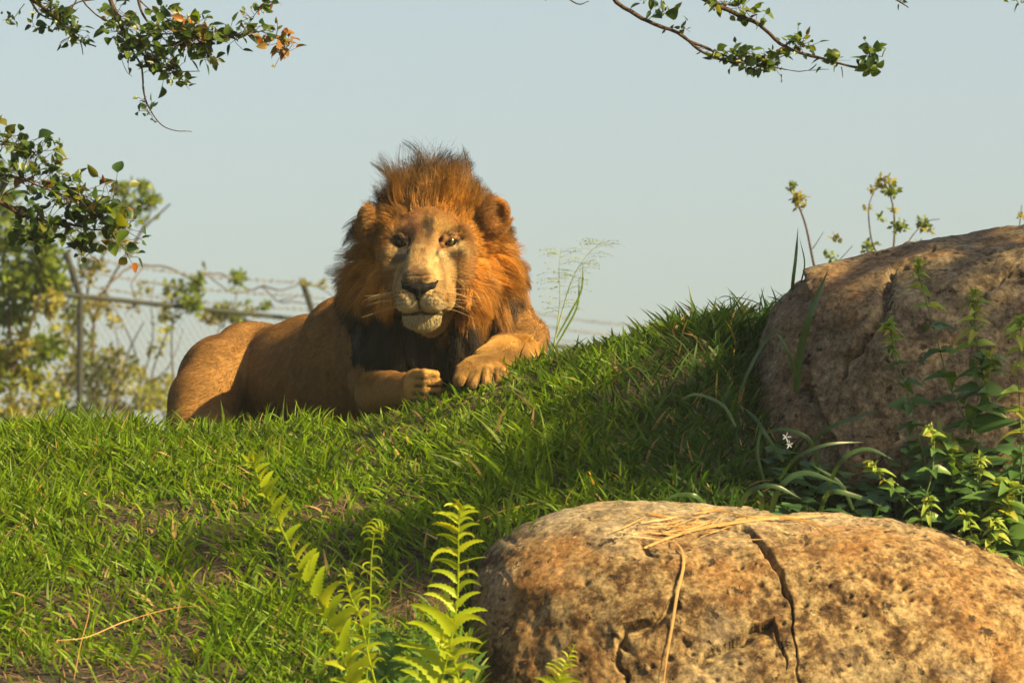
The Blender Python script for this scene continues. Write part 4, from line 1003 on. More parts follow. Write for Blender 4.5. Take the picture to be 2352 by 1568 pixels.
D1 = 8.6
def L3(pts, d=D1): return [(a, b, d) for a, b in pts]
def branches():
    # top left corner
    branch("leafy twig hanging in the top left corner of the view, left of the drooping bough",
           [(L3([(20, -60), (60, -10), (105, 20), (150, 60), (185, 92), (222, 106)]), .0065, .002), (L3([(40, -40), (72, 5), (100, 38), (150, 55)]), .004, .0015), (L3([(185, 92), (190, 110), (192, 126)]), .002, .001),
            (L3([(195, -30), (160, 25), (140, 40)]), .002, .001)],
           [(L3([(60, -10), (105, 20), (150, 60), (175, 80)]), .002, 52, .034, BL, .016), (L3([(100, 0), (130, 20), (150, 50), (190, 95)]), .0012, 26, .032, BL, .014),
            (L3([(55, 10), (30, 40), (8, 48)]), .0012, 6, .03, BL, .006), (L3([(70, 40), (78, 62), (102, 80)]), .001, 8, .03, BL, .006)], 1)
    # drooping bough left of the lion
    branch("drooping leafy bough above the lion's back with rusty leaf tips and a curling bare end",
           [(L3([(230, -50), (262, 20), (283, 75), (300, 100)]), .007, .004), (L3([(262, 20), (275, 55), (300, 90), (330, 105), (400, 103), (460, 98), (510, 85), (560, 78), (600, 72)]), .0055, .0015),
            (L3([(310, -40), (325, 25), (350, 60), (362, 70)]), .004, .002), (L3([(185, -10), (205, 20), (240, 48), (265, 55)]), .0022, .0015), (L3([(150, 22), (180, 5), (232, -5)]), .0022, .0015),
            (L3([(300, 100), (312, 130), (325, 160), (331, 210), (340, 240), (355, 268), (378, 292), (410, 302), (442, 303)]), .0028, .0008), (L3([(325, 125), (365, 148), (400, 165), (425, 183)]), .0026, .0012),
            (L3([(385, 168), (420, 164), (458, 161)]), .0018, .001), (L3([(274, 112), (280, 140), (290, 165), (302, 176)]), .001, .0006), (L3([(320, 0), (345, 22), (380, 42), (415, 60)]), .002, .001)],
           [(L3([(255, 0), (275, 40), (285, 80), (300, 110)]), .002, 66, .038, BL, .026), (L3([(300, 85), (360, 80), (420, 80), (470, 85)]), .002, 84, .040, BL, .030), (L3([(350, 65), (400, 60), (440, 78), (480, 92)]), .0015, 55, .036, RL + FL, .018),
            (L3([(310, 110), (345, 135), (380, 150), (410, 160)]), .0015, 55, .036, BL, .020), (L3([(460, 98), (510, 85), (560, 78), (600, 70)]), .0015, 34, .036, BL, .018),
            (L3([(555, 80), (575, 50), (600, 15), (622, -10)]), .0012, 26, .032, RL + FL, .014), (L3([(600, 72), (630, 88), (650, 100), (655, 125)]), .001, 34, .036, RL, .018),
            (L3([(331, 200), (336, 240), (345, 262)]), .001, 13, .026, BL, .014), (L3([(408, 165), (418, 185), (435, 205)]), .001, 9, .034, FL, .012), (L3([(440, 105), (470, 130), (485, 145)]), .001, 16, .038, BL, .014),
            (L3([(370, 30), (378, 20), (372, 8)]), .001, 7, .04, BL, .012), (L3([(390, 45), (402, 55), (415, 60)]), .001, 8, .026, BL, .01)], 2)
    # left bough at mid height
    branch("leafy bough reaching in from the left edge in front of the far shrubs",
           [(L3([(-60, 440), (0, 466), (50, 490), (120, 512), (180, 520), (235, 530)], 8.3), .0065, .002), (L3([(-50, 395), (0, 402), (60, 412), (120, 440), (180, 460)], 8.3), .004, .0015),
            (L3([(-30, 330), (20, 334), (80, 340)], 8.3), .003, .001), (L3([(0, 466), (15, 440), (50, 425)], 8.3), .003, .001), (L3([(180, 460), (235, 480), (262, 500)], 8.3), .002, .001)],
           [(L3([(-20, 320), (20, 330), (60, 345), (90, 365)], 8.3), .0015, 46, .042, BL, .024), (L3([(-20, 400), (50, 410), (110, 430), (160, 455)], 8.3), .0015, 58, .044, BL, .028),
            (L3([(20, 470), (80, 500), (140, 515), (200, 520)], 8.3), .0015, 44, .044, BL, .026), (L3([(120, 440), (180, 470), (230, 500), (290, 520)], 8.3), .0015, 64, .042, BL + FL, .032),
            (L3([(180, 440), (230, 470), (270, 440)], 8.3), .0012, 30, .042, BL + RL, .026), (L3([(80, 350), (115, 380), (150, 410)], 8.3), .001, 24, .036, BL, .018), (L3([(120, 400), (128, 360), (144, 325)], 8.3), .0008, 16, .018, FL, .006),
            (L3([(160, 540), (190, 575), (215, 580)], 8.3), .001, 16, .045, BL, .018), (L3([(230, 520), (275, 560), (292, 585)], 8.3), .001, 14, .046, BL + RL, .016), (L3([(290, 500), (320, 480), (345, 455)], 8.3), .0008, 14, .016, FL, .006),
            (L3([(40, 520), (60, 550), (110, 548)], 8.3), .001, 26, .042, BL, .016)], 3)
    # top right
    branch("long sparse bough crossing the top right of the sky, leaves along its tip",
           [(L3([(1380, -50), (1412, 0), (1455, 32), (1492, 50), (1540, 68), (1582, 95), (1610, 118), (1650, 133), (1700, 144), (1740, 150)]), .0062, .0022), (L3([(1582, 95), (1630, 112), (1680, 132), (1740, 148), (1790, 155)]), .0035, .0015),
            (L3([(1560, -40), (1625, 5), (1680, 28), (1720, 45), (1755, 68), (1790, 98), (1835, 118), (1900, 138), (1960, 152), (1995, 156)]), .0062, .003), (L3([(1790, 155), (1840, 162), (1905, 160)]), .0015, .0007),
            (L3([(1932, 153), (1934, 165), (1935, 178)]), .0015, .001), (L3([(1590, -30), (1640, 5), (1690, 15)]), .002, .001)],
           [(L3([(1600, 108), (1660, 128), (1720, 145), (1780, 150)]), .001, 60, .030, FL + BL, .013), (L3([(1640, 118), (1700, 120), (1750, 130), (1790, 138)]), .001, 40, .032, FL + BL, .014),
            (L3([(1790, 115), (1830, 95), (1850, 110)]), .001, 26, .032, FL + BL, .016), (L3([(1860, 130), (1900, 140), (1950, 140)]), .001, 16, .030, FL + BL, .011),
            (L3([(1985, 155), (1995, 130), (2000, 110)]), .001, 22, .036, FL + BL, .015), (L3([(1990, 155), (2005, 165)]), .001, 6, .04, FL, .008),
            (L3([(1490, 45), (1515, 20), (1530, 40)]), .001, 9, .040, BL, .012), (L3([(1620, 0), (1660, 10), (1700, 20), (1740, 35)]), .001, 44, .032, FL + BL, .018), (L3([(1540, 68), (1560, 60), (1585, 75)]), .001, 8, .026, BL, .009),
            (L3([(1735, 60), (1748, 50), (1760, 30)]), .001, 6, .034, FL, .008), (L3([(1480, 0), (1500, -10)]), .001, 8, .035, BL, .012)], 4)
    branch("short bare twig end dipping in at the top edge above the lion's right", [(L3([(1230, -30), (1290, -8), (1328, 8), (1352, 2)]), .003, .001)], [(L3([(1240, -20), (1256, 2)]), .001, 2, .02, BL, .004)], 5)
    branch("tiny leafy twig end at the top edge, far right of the long bough", [(L3([(2010, -30), (2050, -6), (2082, 14), (2086, 18)]), .0025, .001)], [(L3([(2050, -10), (2080, 8)]), .001, 7, .026, BL, .006)], 6)
    branch("green leaf tuft in the top right corner of the sky", [(L3([(2310, -40), (2336, 4)]), .0025, .001)], [(L3([(2325, -10), (2350, 6)]), .001, 9, .03, FL, .008)], 7)
branches()

# ---------------------------------------------------------------- ferns
fern_mat = leaf_mat("fern_green", stops=[(0, (.27, .38, .010)), (.6, (.37, .46, .014)), (1, (.44, .48, .018))], trans=.55, rough=.45, spec=.25, boost=(1.5, 1.25, .35), alpha_noise=.15)
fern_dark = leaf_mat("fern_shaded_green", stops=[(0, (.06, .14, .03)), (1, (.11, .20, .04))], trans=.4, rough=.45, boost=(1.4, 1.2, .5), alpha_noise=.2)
def pinna(name, mat, W=.26, droop=.3, curl=0.0, n=16, up=0.0):
    # curves in its own plane towards -Y, droops a little out of it
    t = np.linspace(0, 1, n + 1); a = -curl * t ** 1.6 + up * (1 - t); dx = np.cos(a); dz = np.sin(a) - droop * t
    c = np.stack([np.cumsum(dx) / n, np.cumsum(dz) / n, -.12 * t * t], -1); c -= c[0]; tg = nrm(np.gradient(c, axis=0)); sdv = np.stack([-tg[:, 1], tg[:, 0], 0 * t], -1)
    w_ = W * .5 * (1 - t) ** .55 * np.minimum(1, .45 + t * 6) * np.where(np.arange(n + 1) % 2 == 0, 1.12, .78); w_[-1] = .004
    # width lies in Y
    A = c + sdv * w_[:, None] + np.stack([0 * t, 0 * t, w_ * .3], -1); B = c - sdv * w_[:, None] + np.stack([0 * t, 0 * t, w_ * .3], -1); V = np.concatenate([A, c, B]); m = n + 1; i = np.arange(n)
    return mesh(name, V, np.concatenate([np.stack([i, i + m, i + m + 1, i + 1], -1), np.stack([i + m, i + 2 * m, i + 2 * m + 1, i + m + 1], -1)]), mat)
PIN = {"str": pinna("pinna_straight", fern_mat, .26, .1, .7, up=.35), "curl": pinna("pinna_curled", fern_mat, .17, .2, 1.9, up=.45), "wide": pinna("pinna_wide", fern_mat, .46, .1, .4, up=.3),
       "dstr": pinna("pinna_shaded", fern_dark, .27, .2, .3, up=.3), "hook": pinna("pinna_hooked", fern_mat, .23, .15, 1.5, up=.7)}

def frond(parent, base, pts, rad, n, len_fn, kinds, seed, sides=(1, -1), face=-1.0, tilt=.25, mat=None, roll=0.0):
    """kinds: (left side, right side) pinna meshes; rachis through pts (sx, sy, d)"""
    r = np.random.default_rng(seed); p = spline(PP(pts), 60)
    V, Q = tube(p, np.linspace(rad, rad * .35, 60), 5); fr = link("frond", mesh("rachis", V - base, Q, mat or fern_mat), parent)
    T = nrm(np.gradient(p, axis=0))
    for s in sides:
        for k in range(n):
            t = (k + .5 + r.uniform(-.15, .15) + (.25 if s > 0 else 0)) / n; i = min(int(t * 59), 58); L_ = len_fn(t, s) * r.uniform(.75, 1.15)
            if L_ < .002: continue
            tn = T[i]; view = FW; sd = -nrm(np.cross(tn, view)) * s * 1.0   # in the picture plane, across the stem
            rc = roll * (1 if s > 0 else -1)
            d = nrm(sd * math.cos(rc) + tn * tilt + np.array([0, face * .15 + math.sin(rc), 0]) + r.normal(0, .15, 3))
            bend_up = nrm(tn * 1.0 + r.normal(0, .12, 3))        # pinna curls back down away from the tip
            # width axis towards the viewer tilted so that the blade shows
            me = kinds[0 if s < 0 else 1]; me = me[r.integers(len(me))] if isinstance(me, list) else me
            z = nrm(np.array([0, -1.0, .25]) + r.normal(0, .38, 3)); yy = np.cross(z, d); o = put_leaf(fr, me, p[i] - base, d, z, L_, "leaflet", sy=1.0 if yy @ tn > 0 else -1.0)
    return fr

def ferns():
    b = P(800, 1560, 7.45); root = empty("fern", b, "yellow green fern leaning left with a long narrow frond and a frizzy curled frond", "fern")
    d = 7.55
    frond(root, b, [(812, 1590, d), (775, 1470, d), (735, 1380, d), (690, 1305, d), (652, 1225, d), (618, 1150, d), (592, 1095, d), (582, 1062, d), (574, 1058, d), (571, 1068, d)], .0030, 27,
          lambda t, s: (.088 - .066 * t ** .8) * (1.0 if s > 0 else .6) if t < .9 else .010, ([PIN["hook"], PIN["wide"]], [PIN["wide"]]), 1, roll=-.15, tilt=.75)
    frond(root, b, [(842, 1560, d), (848, 1440, d), (851, 1360, d), (853, 1290, d), (858, 1235, d), (866, 1213, d), (880, 1208, d), (892, 1216, d)], .0018, 17,
          lambda t, s: (.040 - .02 * max(0, t - .2)) if t < .86 else .012, (PIN["curl"], PIN["curl"]), 2, tilt=.15)
    frond(root, b, [(868, 1590, d - .05), (845, 1500, d - .05), (828, 1420, d - .05), (806, 1370, d - .05), (794, 1325, d - .05), (800, 1315, d - .05)], .0024, 13,
          lambda t, s: .055 - .042 * t, ([PIN["hook"], PIN["str"]], [PIN["wide"], PIN["hook"]]), 3, roll=-.2, tilt=.6)
    b2 = P(1010, 1590, 7.5); r2 = empty("fern", b2, "tall upright fern frond in front of the cracked boulder's left end", "fern")
    d = 7.55
    frond(r2, b2, [(1000, 1620, d), (1020, 1540, d), (1038, 1460, d), (1050, 1380, d), (1053, 1300, d), (1053, 1230, d), (1056, 1185, d), (1062, 1166, d), (1056, 1166, d)], .0026, 21,
          lambda t, s: (.118 if s < 0 else .088) * (1 - t) ** .78 + .010, ([PIN["str"], PIN["hook"], PIN["str"]], [PIN["hook"], PIN["str"]]), 4, tilt=.62)
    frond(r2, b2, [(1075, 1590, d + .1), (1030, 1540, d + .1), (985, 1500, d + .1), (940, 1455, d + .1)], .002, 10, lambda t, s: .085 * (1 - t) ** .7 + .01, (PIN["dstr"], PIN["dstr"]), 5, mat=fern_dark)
    b3 = P(1068, 1590, 7.35); r3 = empty("fern", b3, "small young fern with a curled tip at the foot of the tall frond", "fern")
    frond(r3, b3, [(1062, 1600, 7.4), (1052, 1550, 7.4), (1042, 1515, 7.4), (1036, 1490, 7.4), (1026, 1476, 7.4), (1012, 1470, 7.4), (1006, 1482, 7.4)], .002, 9, lambda t, s: .034 - .024 * t, (PIN["wide"], PIN["wide"]), 6, roll=-.2, tilt=.5)
    b4 = P(1285, 1620, 7.4); r4 = empty("fern", b4, "fern tip rising from the bottom edge in front of the boulder", "fern")
    frond(r4, b4, [(1262, 1650, 7.45), (1270, 1600, 7.45), (1284, 1560, 7.45), (1300, 1520, 7.45), (1322, 1478, 7.45)], .002, 15, lambda t, s: .075 * (1 - t) ** .85 + .004, (PIN["str"], PIN["str"]), 7, tilt=.5)
    b5 = P(900, 1640, 7.6); r5 = empty("fern", b5, "shaded dark green fern thicket between the yellow fronds at the bottom", "fern")
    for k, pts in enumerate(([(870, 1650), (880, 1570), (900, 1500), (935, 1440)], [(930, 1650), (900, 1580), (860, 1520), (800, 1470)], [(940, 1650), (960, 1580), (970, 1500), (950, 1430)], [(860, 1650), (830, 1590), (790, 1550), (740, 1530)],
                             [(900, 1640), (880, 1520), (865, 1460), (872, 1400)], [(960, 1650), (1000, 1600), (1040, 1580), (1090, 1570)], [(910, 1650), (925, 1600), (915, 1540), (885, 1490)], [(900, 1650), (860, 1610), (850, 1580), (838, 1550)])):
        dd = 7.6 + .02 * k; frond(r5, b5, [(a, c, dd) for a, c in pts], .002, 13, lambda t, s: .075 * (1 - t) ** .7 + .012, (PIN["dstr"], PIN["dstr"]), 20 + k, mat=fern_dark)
ferns()

# ---------------------------------------------------------------- leafy stems by the right boulder
stem_mat = flat_mat("green_stem", (.10, .14, .04), .6, .3, 80, .3)
nettle_d = leaf_mat("stem_leaf_dark", stops=[(0, (.045, .11, .03)), (1, (.09, .17, .04))], trans=.35, rough=.4, spec=.45, boost=(1.3, 1.2, .5))
nettle_l = leaf_mat("stem_leaf_fresh", stops=[(0, (.16, .26, .04)), (.7, (.28, .36, .06)), (1, (.38, .34, .06))], trans=.45, rough=.5, boost=(1.3, 1.2, .5))
ND = [leaf_mesh("broad_leaf", nettle_d, W=.72, droop=.3, fold=.15, n=8, tip=.35, base_round=.6, serr=.05), leaf_mesh("broad_leaf_b", nettle_d, W=.6, droop=.55, fold=.3, n=8, tip=.3, base_round=.6, serr=.05)]
NL = [leaf_mesh("young_leaf", nettle_l, W=.6, droop=.5, fold=.35, n=6, serr=.08), leaf_mesh("young_leaf_b", nettle_l, W=.45, droop=.9, fold=.3, n=6, serr=.08)]
def stem_plant(label, pts, seed, big=.06, small=.02, nodes=8, top=.35, group=None, r0=.0022):
    r = np.random.default_rng(seed); base = np.array(P(*pts[0])); root = empty("leafy_stem", base, label, "plant", group); p = spline(PP(pts), 40)
    V, Q = tube(p, np.linspace(r0, .001, 40), 6); link("stem", mesh("stem", V - base, Q, stem_mat), root)
    for k in range(nodes):
        t = .12 + .86 * k / (nodes - 1); i = int(t * 39); a0 = k * 1.57 + r.uniform(-.3, .3); s = (big * (1 - t) + small * t) * 1.25; fresh = t > 1 - top
        for h in (0, math.pi, 1.3):
            a = a0 + h; d = nrm(np.array([math.cos(a), math.sin(a) * .8 - .25, r.uniform(-.1, .5)]))
            put_leaf(root, (NL if fresh else ND)[r.integers(2)], p[i] - base, d, nrm(np.array([0, -.55, .9]) + r.normal(0, .3, 3)), s * r.uniform(.7, 1.2))
    # crowded young leaves at the tip
    for k in range(34):
        i = 39 - int(abs(r.normal(0, 5))); d = nrm(r.normal(0, 1, 3) * [1, .7, .7] + [0, -.1, .45]); put_leaf(root, NL[r.integers(2)], p[i] - base, d, nrm(r.normal(0, .5, 3) + [0, -.6, .6]), small * r.uniform(.35, .95))
    return root
def undergrowth():
    r = np.random.default_rng(31); mb = MB(); lm = leaf_mat("undergrowth_leaf", trans=.3, rough=.4, spec=.45, attr=True)
    t = np.array([0, .25, .6, 1.0]); wd = np.array([.05, .5, .42, .0])
    for k in range(620):
        x = r.uniform(.62, 1.5); y = r.uniform(8.25, 8.62); z = float(ground(np.array([x]), np.array([y]))[0]); h = r.uniform(.02, .10) * (1 + .8 * (x > .95)); L_ = r.uniform(.035, .085)
        c0 = np.array([x, y, z + h]); a = r.uniform(0, 6.28); d = nrm(np.array([math.cos(a), math.sin(a) - .4, r.uniform(-.2, .5)])); S = nrm(np.cross(d, [0, -.4 + r.normal(0, .3), 1.0]))
        c = c0 + d * (t * L_)[:, None] - np.stack([0 * t, 0 * t, .35 * L_ * t ** 2], -1); w_ = (wd * L_ * .62)[:, None]
        V = np.concatenate([c - S * w_, c + S * w_]); mb.add(V, np.array([[0, 4, 5, 1], [1, 5, 6, 2], [2, 6, 7, 3]])); mb.C.append(np.tile(np.array([.045, .10, .03]) * r.uniform(.5, 1.7), (8, 1)))
        if k % 3 == 0:
            V, Q = tube(np.array([[x, y, z - .01], c0]), .0012, 3); mb.add(V, Q); mb.C.append(np.tile([.07, .09, .03], (len(V), 1)))
    tag(link("undergrowth", mb.mesh("undergrowth", lm)), "dark broad leaved ground cover filling the hollow between the two boulders", "ground cover", kind="stuff")
undergrowth()
def stems():
    q = 8.38
    stem_plant("leafy stem standing tallest before the hilltop boulder, right of its crack", L3([(2215, 960), (2180, 880), (2155, 790), (2130, 700), (2112, 640), (2106, 602)], q), 1, .055, .02, 8, .5)
    stem_plant("bushy stem with pale curled tips left of the frame edge, on the boulder's right half", L3([(2290, 980), (2262, 880), (2245, 790), (2238, 720), (2240, 668)], q - .03), 2, .06, .024, 10, .55)
    stem_plant("dark leaved drooping stem on the boulder face, below its crack", L3([(2130, 1080), (2105, 980), (2080, 890), (2058, 820), (2042, 745)], q), 3, .055, .028, 7, .05)
    stem_plant("upright stem with a hooked tip at the foot of the hilltop boulder", L3([(2118, 1230), (2120, 1160), (2138, 1100), (2145, 1040), (2144, 1000), (2132, 985)], 8.2), 4, .05, .018, 6, .35)
    stem_plant("pale tipped stem leaning left at the boulder's foot", L3([(2120, 1180), (2085, 1150), (2050, 1120), (2020, 1088), (1998, 1062)], 8.2), 5, .04, .02, 6, .5)
    stem_plant("single stem with a pale crown of young leaves low on the right", L3([(2255, 1210), (2252, 1150), (2250, 1100), (2250, 1052)], 8.2), 6, .07, .024, 5, .45)
    stem_plant("small fresh sprout behind the right shoulder of the cracked boulder", L3([(2255, 1290), (2235, 1235), (2222, 1200), (2215, 1184)], 8.1), 7, .03, .022, 5, .8)
    stem_plant("small branching sprout beside the first, nearer the frame edge", L3([(2282, 1300), (2275, 1250), (2285, 1215), (2282, 1195)], 8.1), 8, .032, .024, 7, .9)
    stem_plant("tall leafy stem cut by the right edge of the picture", L3([(2350, 1250), (2345, 1120), (2346, 1000), (2340, 880), (2343, 780), (2348, 730)], 8.25), 9, .06, .026, 12, .6)
    stem_plant("short yellow green sprout just above the cracked boulder's top", L3([(2138, 1235), (2136, 1190), (2132, 1160), (2134, 1145)], 8.15), 10, .03, .02, 4, .8)
    stem_plant("broad leaved plant deep in the shade at the lower right corner", L3([(2360, 1330), (2330, 1250), (2300, 1180), (2320, 1120)], 8.15), 11, .10, .06, 6, .0)
    stem_plant("broad leaved plant in the dark hollow between the boulders", L3([(2190, 1240), (2180, 1160), (2190, 1080), (2170, 1010)], 8.3), 12, .095, .05, 6, .0)
    stem_plant("large leaved stem crossing the lower part of the hilltop boulder", L3([(2230, 1100), (2235, 1000), (2250, 900), (2275, 820)], 8.34), 13, .09, .04, 7, .0)
stems()

# ---------------------------------------------------------------- fence behind the hill
def fence():
    steel = flat_mat("galvanised_steel", (.032, .034, .032), .8, .15, 40, .35, .2, 0); rust = flat_mat("weathered_wire", (.13, .12, .11), .6, .4, 60, .3)
    A, B = P(185, 680, 22.0), P(1260, 800, 26.6); dr = (B - A); dr[2] = 0; dr /= np.linalg.norm(dr[:2]); zr = A[2]
    base = np.array([A[0], A[1], 1.3]); root = empty("fence", base, "chain link fence with barbed wire on slanted arms, running behind the hill", "fence")
    posts = [A + dr * 2.5 * k for k in range(-1, 5)]; arm = np.array([-.085, -.06, .26])
    pk = None
    for k, p in enumerate(posts):
        p = p * [1, 1, 0] + [0, 0, zr]; mb = MB(); V, Q = tube(np.array([[p[0], p[1], 1.2], p + [0, 0, .02]]), .021, 10); mb.add(V, Q)
        V, Q = tube(np.array([p - [0, 0, .01], p + arm * .5, p + arm]), .022, 8); mb.add(V, Q)
        V, Q = tube(np.array([p + arm, p + arm * 1.06]), .026, 8); mb.add(V, Q)
        link("post", mesh("post", np.concatenate(mb.V) - base, np.concatenate(mb.F[4]), steel), root)
    s0, s1 = posts[0] * [1, 1, 0] + [0, 0, zr], posts[-1] * [1, 1, 0] + [0, 0, zr]
    V, Q = tube(np.array([s0 + (s1 - s0) * t for t in np.linspace(0, 1, 8)]), .016, 8); link("top_rail", mesh("top_rail", V - base, Q, steel), root)
    r = np.random.default_rng(2)
    for f_ in (.3, .65, 1.0):
        mb = MB(); n = 160; t = np.linspace(0, 1, n); sag = -.035 * np.abs(np.sin(np.pi * t * 5)); w_ = s0 + (s1 - s0) * t[:, None] + arm * f_ + np.stack([0 * t, 0 * t, sag], -1)
        V, Q = tube(w_, .0035, 4); mb.add(V, Q)
        for k in range(2, n - 2):
            c = w_[k]; 
            for q in range(2):
                e = nrm(r.normal(size=3)) * .018; V, Q = tube(np.array([c - e, c + e]), .003, 3); mb.add(V, Q)
        link("barbed_wire", mesh("barbed_wire", np.concatenate(mb.V) - base, np.concatenate(mb.F[4]), rust), root)
    mb = MB(); Lf = np.linalg.norm(s1 - s0); step = .075; n = int(Lf / step); H_ = 1.75
    for k in range(-int(H_ / step), n):
        for sg in (1, -1):
            a0, z0 = k * step, (0 if sg > 0 else -H_); a1 = a0 + H_; z1 = -H_ if sg > 0 else 0
            t0, t1 = max(0, -a0 / H_), min(1, (Lf - a0) / H_)
            if t1 <= t0: continue
            q = [s0 + dr * (a0 + H_ * t) + [0, 0, z0 + (z1 - z0) * t] for t in (t0, t1)]; V, Q = tube(np.array(q), .0013, 3); mb.add(V, Q)
    tag(link("chain_mesh", mesh("chain_mesh", np.concatenate(mb.V) - base, np.concatenate(mb.F[4]), rust), root), kind="stuff")
fence()

# ---------------------------------------------------------------- shrubs behind the hill
def foliage(mb, c, R, n, size, cols, r, seed, flat=.8):
    d = r.normal(size=(n, 3)); d = nrm(d) * (r.random(n) ** .5)[:, None] * R
    p = c + d * [1, 1, flat]; p = p[(fbm(p * 5.5, 2, seed) > -.12)]; n = len(p)
    if n == 0: return
    ax = nrm(r.normal(size=(n, 3)) + [0, 0, .3]); up = nrm(np.cross(ax, r.normal(size=(n, 3)))); s = (size * r.uniform(.6, 1.4, n))[:, None]
    V = np.stack([p, p + ax * s * .5 + up * s * .28, p + ax * s, p + ax * s * .5 - up * s * .28], 1).reshape(-1, 3); i = np.arange(n)[:, None] * 4 + np.arange(4)
    k = r.random((n, 1)); cc = cols[0] * (1 - k) + cols[1] * k; cc = cc * r.uniform(.7, 1.25, (n, 1)); mb.add(V, i, None); mb.C.append(np.repeat(cc, 4, 0))
sh_mat = leaf_mat("shrub_leaf", trans=.5, rough=.5, attr=True, boost=(1.35, 1.25, .5))
gC = (np.array([.07, .12, .02]), np.array([.17, .22, .03])); yC = (np.array([.13, .19, .03]), np.array([.34, .32, .04])); oC = (np.array([.16, .17, .04]), np.array([.30, .26, .06]))
def shrub(label, d, clumps, stems_, seed, foot, cat="shrub", size=.05, name="shrub"):
    r = np.random.default_rng(seed); base = np.array(foot); root = empty(name, base, label, cat); mb = MB(); wb = MB()
    for sx, sy, rp, n, c in clumps:
        foliage(mb, P(sx, sy, d + r.uniform(-.3, .3)), rp / F * d * 1.1, int(n * 1.15), size, c, r, seed)
    for pts, r0 in stems_:
        p = spline([P(a, b, d + r.uniform(-.05, .05)) for a, b in pts], 18); p = p + .012 * np.stack([noise(p * 6, seed + k) for k in range(3)], -1)
        V, Q = tube(p, np.linspace(r0, r0 * .35, 18), 5); wb.add(V, Q)
    mb.V = [v - base for v in mb.V]; wb.V = [v - base for v in wb.V]
    tag(link("foliage", mb.mesh("foliage", sh_mat, False), root), kind="stuff"); link("stems", wb.mesh("stems", bark), root); return root
def gfoot(sx, d):
    p = P(sx, 1000, d); return [p[0], p[1], float(ground(np.array([p[0]]), np.array([p[1]]))[0])]
def shrubs():
    dim = .2
    shrub("tall green shrub at the left edge behind the hilltop, before the fence", 20.5,
          [(20, 470, 45, 260, gC), (5, 560, 60, 420, gC), (70, 640, 62, 420, gC), (20, 720, 70, 480, gC), (60, 800, 50, 240, oC), (30, 880, 60, 300, yC), (100, 590, 35, 160, gC), (15, 640, 60, 420, gC), (110, 700, 35, 150, oC), (30, 950, 50, 200, oC), (50, 500, 50, 340, gC), (90, 540, 44, 260, gC), (100, 800, 46, 260, gC), (60, 860, 50, 260, yC), (10, 820, 50, 260, yC), (110, 640, 40, 220, gC), (130, 760, 34, 120, yC), (100, 900, 50, 260, yC), (0, 400, 36, 150, gC)],
          [([(20, 1100), (25, 900), (20, 700), (10, 500)], .014), ([(25, 850), (70, 740), (90, 620)], .015)], 41, gfoot(20, 20.5))
    shrub("airy green shrub reaching up behind the left bough", 23.6,
          [(350, 520, 42, 230, gC), (385, 495, 34, 200, gC), (340, 460, 26, 120, gC), (300, 560, 42, 150, oC), (330, 430, 16, 50, gC), (275, 430, 30, 100, gC), (265, 540, 40, 120, oC), (210, 620, 40, 130, oC), (290, 480, 34, 120, gC), (150, 660, 34, 110, gC), (170, 720, 40, 160, gC), (230, 700, 34, 110, oC), (190, 560, 34, 130, gC), (120, 600, 34, 150, gC), (380, 540, 30, 130, gC), (320, 500, 34, 160, gC)],
          [([(230, 1050), (225, 900), (215, 740), (270, 620), (340, 520), (390, 470)], .016), ([(215, 740), (200, 650), (250, 560), (280, 440)], .012), ([(225, 800), (150, 700), (130, 640)], .01), ([(300, 590), (340, 500), (345, 430)], .008)], 42, gfoot(230, 23.6))
    shrub("yellow flowering shrub low behind the crest at left", 23.2,
          [(170, 820, 46, 120, yC), (140, 880, 55, 170, oC), (240, 800, 40, 120, yC), (260, 880, 60, 190, yC), (330, 850, 40, 140, yC), (350, 920, 50, 200, yC), (220, 930, 60, 260, yC), (90, 930, 50, 170, oC), (300, 780, 28, 60, yC), (395, 880, 26, 60, yC), (130, 760, 34, 90, oC), (280, 940, 50, 200, oC), (200, 870, 60, 260, gC), (320, 900, 60, 260, oC), (180, 780, 40, 120, gC), (250, 840, 50, 180, oC), (400, 930, 36, 120, yC), (150, 950, 60, 260, gC)],
          [([(230, 1050), (220, 930), (180, 830), (150, 760)], .012), ([(250, 1050), (270, 900), (300, 800), (330, 740)], .010), ([(260, 1050), (330, 900), (390, 840)], .008), ([(200, 1050), (130, 920), (90, 840)], .010)], 43, gfoot(240, 23.2), size=.048)
    shrub("thin grey twigged bush climbing the chain link mesh", 23.0,
          [(300, 700, 26, 24, oC), (360, 800, 30, 30, yC), (260, 740, 26, 30, oC), (370, 740, 24, 34, yC), (420, 790, 20, 16, oC), (330, 660, 22, 24, oC)],
          [([(330, 1000), (320, 860), (290, 760), (240, 680)], .008), ([(330, 950), (360, 820), (400, 740), (440, 700)], .007), ([(325, 880), (350, 780), (345, 690), (360, 640)], .006), ([(340, 900), (400, 820), (420, 750)], .005), ([(240, 950), (270, 820), (255, 720)], .006), ([(380, 980), (345, 880), (300, 840), (270, 780)], .005)], 44, gfoot(330, 23.0), cat="bush", name="twig_bush")
    shrub("leafy clump climbing over the fence rail above the lion's rump", 23.0,
          [(425, 670, 34, 210, gC), (400, 700, 26, 110, gC), (450, 650, 22, 90, gC), (440, 700, 28, 120, gC), (385, 720, 20, 60, yC), (395, 660, 22, 60, gC), (370, 690, 22, 50, oC), (385, 750, 16, 30, yC)],
          [([(400, 960), (395, 800), (405, 720), (425, 650)], .008), ([(410, 720), (445, 660), (455, 630)], .005)], 45, gfoot(400, 23.0), name="climbing_bush", cat="bush")
